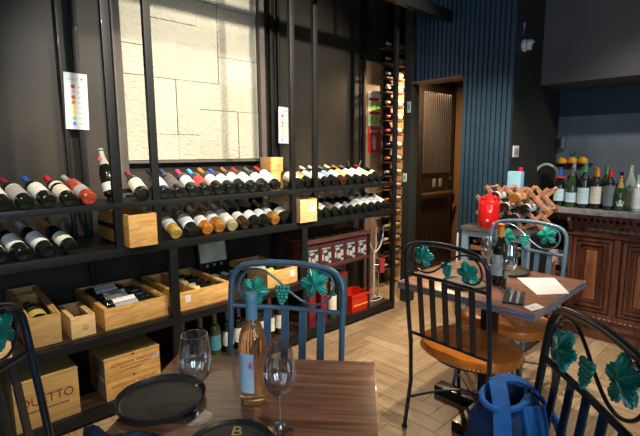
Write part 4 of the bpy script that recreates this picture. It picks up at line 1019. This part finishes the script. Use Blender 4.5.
# ------------------------------------------------------------------ tables
def pedestal(t, cx, cy, rz=0):
    M = Matrix.Translation((cx, cy, 0)) @ Matrix.Rotation(rz, 4, 'Z')
    obj('table_post', B(-.035, .035, -.035, .035, .06, .708, bev=.003, M=M), BLKP, t)
    obj('top_bracket', B(-.15, .15, -.15, .15, .7005, .7095, M=M), BLKP, t)
    obj('base_beam', B(-.30, .30, -.04, .04, .0, .06, bev=.004, M=M), BLKP, t); obj('base_beam', B(-.04, .04, .0405, .30, .0, .058, bev=.004, M=M), BLKP, t); obj('base_beam', B(-.04, .04, -.30, -.0405, .0, .058, bev=.004, M=M), BLKP, t)
ang1 = atan2(-.655, -.757)     # near table: local +x runs from the far edge towards the viewer
t1 = thing('dining_table', 'dark walnut table in the foreground with a rose bottle and two glasses', 'table', (.649, 1.40, 0), ang1)
obj('table_top', B(0, .70, 0, .672, .71, .75, bev=.003), TABLE, t1, )
pedestal(t1, .35, .336)
t2 = thing('dining_table', 'second dark wooden table further away with a limed edge', 'table', (1.925, .71, 0), radians(1.0))
obj('table_top', B(0, .70, 0, .70, .712, .75, bev=.002), TABLE, t2)
bm = bmesh.new()
for d in ((-.004, -.0005, -.004, .704, .713, .7485), (.7005, .704, -.004, .704, .713, .7485), (-.0004, .7004, -.004, -.0005, .713, .7485), (-.0004, .7004, .7005, .704, .713, .7485)): box(bm, *d)
obj('edge_band', bm, EDGE, t2)
pedestal(t2, .35, .35)
ZT = .7505
def plate(label, x, y, r, logo=None, ang=0, R=.022, z=ZT):
    t = thing('plate', label, 'plate', (x, y, z), group='black plates on the tables')
    obj('plate_rim', LA([(0, 0), (r*.86, 0), (r*.97, .006), (r, R), (r*.985, R+.002), (r*.955, R-.001), (r*.90, .0075), (r*.86, .0065), (r*.86, .004), (0, .004)], 48), PLATE, t)
    obj('plate_face', LA([(0, .0045), (r*.855, .0045), (r*.855, .0068), (0, .0068)], 48), PLATEC, t)
    if logo:
        text_mesh('B', .052, GOLD, t, Matrix.Translation((logo[0], logo[1], .0078)) @ Matrix.Rotation(radians(-43), 4, 'Z'), 'gold_letter')
    return t
plate('large black plate at the left of the near table', .478, 1.150, .121, R=.019)
plate('black plate with a gold letter at the bottom edge of the near table', .502, .838, .105, logo=(.045, .040), R=.012)
plate('black plate on the far table behind the dark chair back', 2.10, 1.13, .115, R=.014)
plate('black plate on the far table near the grey-blue chair', 2.50, 1.08, .115, R=.014)
def wineglass(label, x, y, s=1., h=.225):
    t = thing('wine_glass', label, 'glass', (x, y, ZT), group='empty wine glasses')
    k = h/.225*s
    outer = [(0, .0), (.036, .0), (.0365, .0012), (.030, .0035), (.010, .008), (.0048, .016), (.0038, .03), (.0036, .075), (.0045, .088), (.010, .095), (.022, .103), (.0335, .118), (.0400, .138), (.0410, .155), (.0385, .18), (.0350, .205), (.0322, .2245)]
    inner = [(.0314, .2245), (.0342, .205), (.0377, .18), (.0401, .155), (.0391, .138), (.0326, .119), (.021, .1045), (.010, .0975), (0, .0955)]
    obj('glass_bowl_and_stem', LA([(r*k, z*k) for r, z in outer+inner], 40), GLASS, t)
    return t
wineglass('empty wine glass between the large plate and the rose bottle', .513, 1.008, h=.228)
wineglass('empty wine glass right of the rose bottle on the near table', .632, .815, h=.222)
wineglass('empty wine glass left of the wine bottle on the far table', 2.345, 1.130, h=.228)
wineglass('empty wine glass right of the wine bottle on the far table', 2.165, .935, h=.232)
# rose bottle
rb = thing('rose_wine_bottle', 'rose wine bottle with grey-blue capsule on the near table', 'bottle', M=frame_M((.668, .978, ZT), (0, 0, 1), (-.9, -.12, 0)))
PR = [(0, .006), (.020, .004), (.030, .0), (.0355, .002), (.0375, .010), (.0375, .165), (.0365, .182), (.0325, .200), (.0245, .219), (.0180, .233), (.0148, .246), (.0140, .262), (.0140, .300), (.010, .302), (0, .302)]
obj('bottle_body', LA(PR, 40), ROSE, rb)
obj('capsule', LA([(.0142, .236), (.0168, .236), (.0160, .250), (.0156, .288), (.0166, .289), (.0166, .306), (.0150, .309), (0, .309), (0, .3025), (.0143, .3025)], 28), mat('greyblue_screwcap', (.13, .27, .36), .4, 0, .06), rb)
obj('paper_label', lab_bm('bordeaux', .040, .150, 1.75, .0008), mat('pale_blue_label', (.58, .72, .82), .6, 0, .08, 30), rb)
bm = bmesh.new(); lathe(bm, [(.0384, .108), (.0388, .108), (.0388, .130), (.0384, .130)], 6, None, -pi/2+.42, -pi/2+.86); obj('tax_stamp', bm, mat('pink_stamp', (.80, .45, .62), .6, 0, .2, 90), rb)
bm = bmesh.new(); lathe(bm, [(.0390, .114), (.0392, .114), (.0392, .124), (.0390, .124)], 4, None, -pi/2+.55, -pi/2+.68); obj('stamp_mark', bm, mat('mauve_ink', (.35, .12, .35), .6), rb)
# far table items
b2 = bottle('dark bottle with orange capsule standing between glasses on the far table', (2.24, 1.015, ZT), (0, 0, 1), (-.9, .25, 0), G_DARK, 'paleblue', 'orange', 'bordeaux', zr=(.05, .155), arc=2.2, scale=1.03)
def napkin(x, y, ang, label):
    t = thing('folded_napkin', label, 'napkin', (x, y, ZT), ang)
    obj('cloth_fold', B(-.10, .10, -.045, .045, 0, .008, bev=.003), mat('black_napkin', (.016, .018, .024), .85, 0, .3, 60, bump=.3), t)
    return t
nx, ny = 2.065, .858; na = atan2(.10, .27)
napkin(nx, ny, na, 'black folded napkin under the fork and knife on the far table')
CUT = CHROME
fk = thing('fork', 'steel fork lying on the black napkin', 'fork', (nx, ny+.012, ZT+.0085), na, group='cutlery on the napkin')
obj('fork_handle', B(-.10, .03, -.005, .005, 0, .003, bev=.001), CUT, fk)
bm = bmesh.new(); box(bm, .031, .055, -.010, .010, 0, .003, .001)
for k in range(4): box(bm, .0552, .095, -.010+k*.0057, -.0072+k*.0057, 0, .0025)
obj('fork_tines', bm, CUT, fk)
kf = thing('table_knife', 'steel knife lying on the black napkin beside the fork', 'knife', (nx, ny-.020, ZT+.0085), na, group='cutlery on the napkin')
obj('knife_handle', B(-.10, .0, -.006, .006, 0, .004, bev=.001), CUT, kf)
bm = bmesh.new(); poly(bm, [(.001, -.006), (.09, -.006), (.105, .0), (.09, .008), (.001, .008)], .002); obj('knife_blade', bm, CUT, kf)
def flat_sheet(name, label, cat, pts, z, m, h=.0012):
    cx = sum(p[0] for p in pts)/4; cy = sum(p[1] for p in pts)/4
    bm = bmesh.new(); poly(bm, [(p[0]-cx, p[1]-cy) for p in pts], h)
    t = obj(name, bm, m, None, False); t.location = (cx, cy, z); return tag(t, label, cat)
mn = flat_sheet('paper_menu', 'white printed menu sheet lying at the right of the far table', 'menu', [(2.418, .994), (2.19, .801), (2.322, .700), (2.56, .852)], ZT, PAPER)
bm = bmesh.new()
dirx = Vector((2.19-2.418, .801-.994, 0)).normalized(); diry = Vector((2.56-2.418, .852-.994, 0)).normalized()
c0 = Vector((2.418, .994, 0))-mn.location
for k in range(9):
    a = c0+dirx*(.04+k*.028)+diry*.02; L_ = .14 if k not in (3, 6) else .08
    a.z = 0
    q = [a, a+diry*L_, a+diry*L_+dirx*.003, a+dirx*.003]
    vs = [bm.verts.new((p.x, p.y, .0015)) for p in q]; bm.faces.new(vs)
obj('printed_lines', bm, mat('faint_ink', (.55, .55, .56), .6), mn)
cd = flat_sheet('white_card', 'small white card near the corner of the far table', 'card', [(1.972, .775), (1.940, .728), (2.030, .708), (2.060, .755)], ZT, PAPER)
bm = bmesh.new(); box(bm, -.022, .022, -.012, .010, .0013, .0016); obj('printed_lines', bm, mat('faint_ink', (.55, .55, .56), .6), cd)
# crumpled navy cloth on the near table
def cloth():
    bm = bmesh.new(); n = 22; g = []
    for i in range(n):
        row = []
        for j in range(n):
            u, v = i/(n-1)-.5, j/(n-1)-.5
            e = min(1, (0.5-max(abs(u), abs(v)))*8)
            z = e*(.006+.010*abs(sin(9*u+4*v))+.006*sin(17*v+5*u)**2)
            row.append(bm.verts.new((u*.26+.01*sin(9*v), v*.13+.012*sin(11*u), z)))
        g.append(row)
    for i in range(n-1):
        for j in range(n-1): bm.faces.new((g[i][j], g[i+1][j], g[i+1][j+1], g[i][j+1]))
    bt = [[bm.verts.new((q.co.x, q.co.y, 0)) for q in (g[i][0], g[i][n-1])] for i in range(n)]
    base = [g[i][0] for i in range(n)]+[g[n-1][j] for j in range(1, n)]+[g[i][n-1] for i in range(n-2, -1, -1)]+[g[0][j] for j in range(n-2, 0, -1)]
    for r in bt:
        for v in r: bm.verts.remove(v)
    bm.faces.new(base[::-1])
    return bm
t = obj('crumpled_cloth', cloth(), DENIM); t.location = (.315, 1.015, ZT); t.rotation_euler = (0, 0, radians(-52)); tag(t, 'crumpled navy cloth at the near left corner of the near table', 'cloth')
# ------------------------------------------------------------------ blue bag on the right chair
bagM = Matrix.Translation((1.205, .500, .490)) @ Matrix.Rotation(radians(-8), 4, 'Z') @ Matrix.Scale(.83, 4)
bg = thing('shoulder_bag', 'bright blue canvas bag with grey strap on the seat of the black chair', 'bag', M=bagM)
def sections(bm, S, N=32, cap_top=True, ex=.7):
    R = []
    for (cx, cy, z, rx, ry, tw) in S:
        ring = []
        for k in range(N):
            a = 2*pi*k/N
            x = rx*(abs(cos(a))**ex)*(1 if cos(a) > 0 else -1); y = ry*(abs(sin(a))**ex)*(1 if sin(a) > 0 else -1)
            w = 1+.035*sin(5*a+z*30)+.02*sin(9*a-z*50)
            ring.append(bm.verts.new((cx+x*w*cos(tw)-y*w*sin(tw), cy+x*w*sin(tw)+y*w*cos(tw), z+.006*sin(4*a+z*20))))
        R.append(ring)
    for A, B_ in zip(R, R[1:]):
        for k in range(N): bm.faces.new((A[k], A[(k+1) % N], B_[(k+1) % N], B_[k]))
    bm.faces.new(R[0][::-1])
    if cap_top: bm.faces.new(R[-1])
bm = bmesh.new(); sections(bm, [(0, 0, .004, .15, .085, 0), (0, 0, .03, .172, .105, 0), (.0, 0, .12, .18, .11, .05), (-.005, 0, .20, .172, .098, .1), (-.01, .0, .27, .150, .080, .12), (-.015, .0, .315, .120, .060, .12), (-.02, 0, .312, .105, .046, .12), (-.02, 0, .26, .09, .036, .12), (-.02, 0, .22, .06, .02, .12)])
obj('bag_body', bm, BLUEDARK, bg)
bm = bmesh.new()
tube(bm, catmull([(-.02+.122*cos(a), .060*sin(a)+.015*cos(a), .318+.015*cos(a-2.4)) for a in [2*pi*k/12 for k in range(12)]], 5, closed=True), .011, seg=8, closed=True); obj('rolled_rim', bm, BLUEBAG, bg)
def ribbon(pts, w, th, normals):
    bm = bmesh.new(); pts = catmull(pts, 7); nn = catmull(normals, 7); prev = None
    n = len(pts)
    for i, p in enumerate(pts):
        t_ = (pts[min(i+1, n-1)]-pts[max(i-1, 0)]).normalized(); nv = nn[i]; nv = (nv-t_*nv.dot(t_)).normalized(); s = t_.cross(nv)
        q = [bm.verts.new(p+s*w/2+nv*th/2), bm.verts.new(p-s*w/2+nv*th/2), bm.verts.new(p-s*w/2-nv*th/2), bm.verts.new(p+s*w/2-nv*th/2)]
        if prev:
            for k in range(4): bm.faces.new((prev[k], prev[(k+1) % 4], q[(k+1) % 4], q[k]))
        else: bm.faces.new(q[::-1])
        prev = q
    bm.faces.new(prev); return bm
Vn = Vector
obj('blue_strap', ribbon([(-.02, .06, .318), (-.06, .01, .375), (-.12, -.05, .33), (-.18, -.10, .22), (-.215, -.13, .10), (-.225, -.14, .02)], .052, .010, [Vn((0, 1, .6)), Vn((-.3, -.2, 1)), Vn((-1, -.4, .8)), Vn((-1, -.5, .4)), Vn((-1, -.5, .2)), Vn((-1, -.5, .1))]), BLUEBAG, bg)
obj('blue_strap', ribbon([(-.06, .02, .370), (.02, .0, .365), (.10, -.03, .315), (.17, -.07, .21), (.205, -.10, .10), (.21, -.11, .02)], .050, .010, [Vn((0, .2, 1)), Vn((.2, -.2, 1)), Vn((.6, -.4, .8)), Vn((1, -.5, .4)), Vn((1, -.5, .2)), Vn((1, -.5, .1))]), BLUEBAG, bg)
obj('front_pocket', ribbon([(.02, -.075, .30), (.0, -.108, .22), (-.01, -.125, .12), (-.01, -.12, .03)], .12, .012, [Vn((0, -1, .5)), Vn((0, -1, .3)), Vn((0, -1, .1)), Vn((0, -1, .0))]), BLUEBAG, bg)
gs = obj('grey_strap', ribbon([(-.155, -.10, .255), (-.175, -.155, .20), (-.15, -.19, .14), (-.08, -.20, .13), (.0, -.17, .16), (.05, -.14, .20)], .030, .006, [Vn((-1, 0, .3)), Vn((-1, -.4, .2)), Vn((-.6, -1, .3)), Vn((0, -1, .6)), Vn((0, -1, .5)), Vn((0, -1, .3))]), STRAP, bg)
obj('reflective_patch', ribbon([(-.125, -.200, .133), (-.07, -.206, .134), (-.03, -.196, .147)], .032, .003, [Vn((-.4, -1, .4)), Vn((0, -1, .6)), Vn((0, -1, .6))]), BUCKLE, gs)
# ------------------------------------------------------------------ lamps
SPT = mat('spot_housing', (.02, .02, .02), .4)
def spot(x, y, z, tx, ty, tz, power, col=(1, .86, .66), size=70, blend=.6, rad=.03, label=''):
    t = thing('ceiling_spotlight', label, 'spotlight', (x, y, z))
    d = Vector((tx-x, ty-y, tz-z)).normalized()
    q = d.to_track_quat('-Z', 'Y').to_matrix().to_4x4()
    bm = bmesh.new(); lathe(bm, [(0, .14), (.04, .14), (.045, .0), (.038, .0), (.034, .04), (0, .04)], 20, q @ Matrix.Translation((0, 0, .01)))
    obj('spot_head', bm, SPT, t)
    obj('spot_stem', T([d*-.13, (0, 0, CEIL-z) if abs(d.x)+abs(d.y) > 9 else Vector((d.x*-.13, d.y*-.13, CEIL-z-.001))], .006, seg=6), SPT, t)
    l = bpy.data.lights.new('spot_lamp', 'SPOT'); l.energy = power; l.color = col; l.spot_size = radians(size); l.spot_blend = blend; l.shadow_soft_size = rad
    o = bpy.data.objects.new('spot_lamp', l); COL.objects.link(o); o.parent = t; o.matrix_local = q
    return o
spot(.85, .15, 2.70, 1.50, 3.05, 1.75, 360, col=(1, .94, .84), size=42, label='ceiling spotlight aimed at the left of the stone panel', rad=.045)
spot(2.75, .15, 2.70, 2.35, 3.05, 1.50, 400, col=(1, .92, .80), size=60, label='ceiling spotlight aimed at the shelving right of the stone panel', rad=.045)
spot(1.75, .9, 2.90, 1.75, 2.6, .95, 190, size=80, label='ceiling spotlight aimed at the middle bottles', rad=.03)
spot(2.55, 1.3, 2.90, 2.9, 2.1, .0, 270, size=80, label='ceiling spotlight over the passage floor', rad=.04)
spot(3.0, -.4, 2.90, 4.0, .6, .8, 150, col=(1, .93, .85), size=75, label='ceiling spotlight aimed at the bar', rad=.05)
spot(2.0, .2, 2.95, 2.05, .95, .4, 150, size=70, label='ceiling spotlight over the far table', rad=.05)
WPOW = 34
def area(name, loc, target, sx, sy, power, col):
    l = bpy.data.lights.new(name, 'AREA'); l.shape = 'RECTANGLE'; l.size = sx; l.size_y = sy; l.energy = power; l.color = col
    o = bpy.data.objects.new(name, l); COL.objects.link(o); o.location = loc
    o.rotation_euler = (Vector(target)-Vector(loc)).to_track_quat('-Z', 'Y').to_euler(); return o
for a, b in WINF: area('window_daylight', ((a+b)/2, -2.44, 1.7), ((a+b)/2, 0, 1.7), b-a-.06, WZ1-WZ0-.06, WPOW, (.60, .79, 1.0))
for a, b in WINL: area('window_daylight', (-2.24, (a+b)/2, 1.7), (0, (a+b)/2, 1.7), b-a-.06, WZ1-WZ0-.06, 8, (.60, .79, 1.0))
spot(.3, .9, 2.90, .55, 2.55, 1.15, 200, size=46, label='ceiling spotlight aimed at the left end of the shelving', rad=.03)
spot(1.0, .2, 2.95, .75, .90, .75, 50, size=44, label='unseen spotlight added to brighten the near table', rad=.05)  # extra lamp put in to lift the near table
t = thing('passage_lamp', 'small warm ceiling lamp in the passage', 'lamp', (4.28, 2.70, 2.2995))
obj('lamp_ring', LA([(.05, -.0), (.06, -.0), (.06, -.015), (.05, -.015), (.05, -.0)], 24), SPT, t)
l = bpy.data.lights.new('passage_bulb', 'AREA'); l.shape = 'DISK'; l.size = .1; l.energy = 45; l.color = (1, .72, .42)
o = bpy.data.objects.new('passage_bulb', l); COL.objects.link(o); o.parent = t; o.location = (0, 0, -.012)
w = bpy.data.worlds.new('daylight'); SC.world = w; w.use_nodes = True
w.node_tree.nodes['Background'].inputs[0].default_value = (.55, .7, 1, 1); w.node_tree.nodes['Background'].inputs[1].default_value = .5
# ------------------------------------------------------------------ camera
al, pit, roll = radians(46.6), radians(8.2), radians(-.3)
fw = Vector((cos(al), sin(al), 0)); rt = Vector((sin(al), -cos(al), 0)); up = Vector((0, 0, 1))
F = fw*cos(pit)-up*sin(pit); U = up*cos(pit)+fw*sin(pit)
R_ = rt*cos(roll)+U*sin(roll); U2 = U*cos(roll)-rt*sin(roll)
cam = bpy.data.cameras.new('camera'); cam.sensor_width = 36; cam.lens = 36*450/640; cam.clip_start = .05
co = bpy.data.objects.new('camera', cam); COL.objects.link(co)
Mc = Matrix((R_, U2, -F)).transposed().to_4x4(); Mc.translation = Vector((0, 0, 1.43)); co.matrix_world = Mc
SC.camera = co
SC.view_settings.view_transform = 'Standard'; SC.view_settings.look = 'None'; SC.view_settings.gamma = 1; SC.view_settings.use_curve_mapping = False
SC.view_settings.exposure = 0
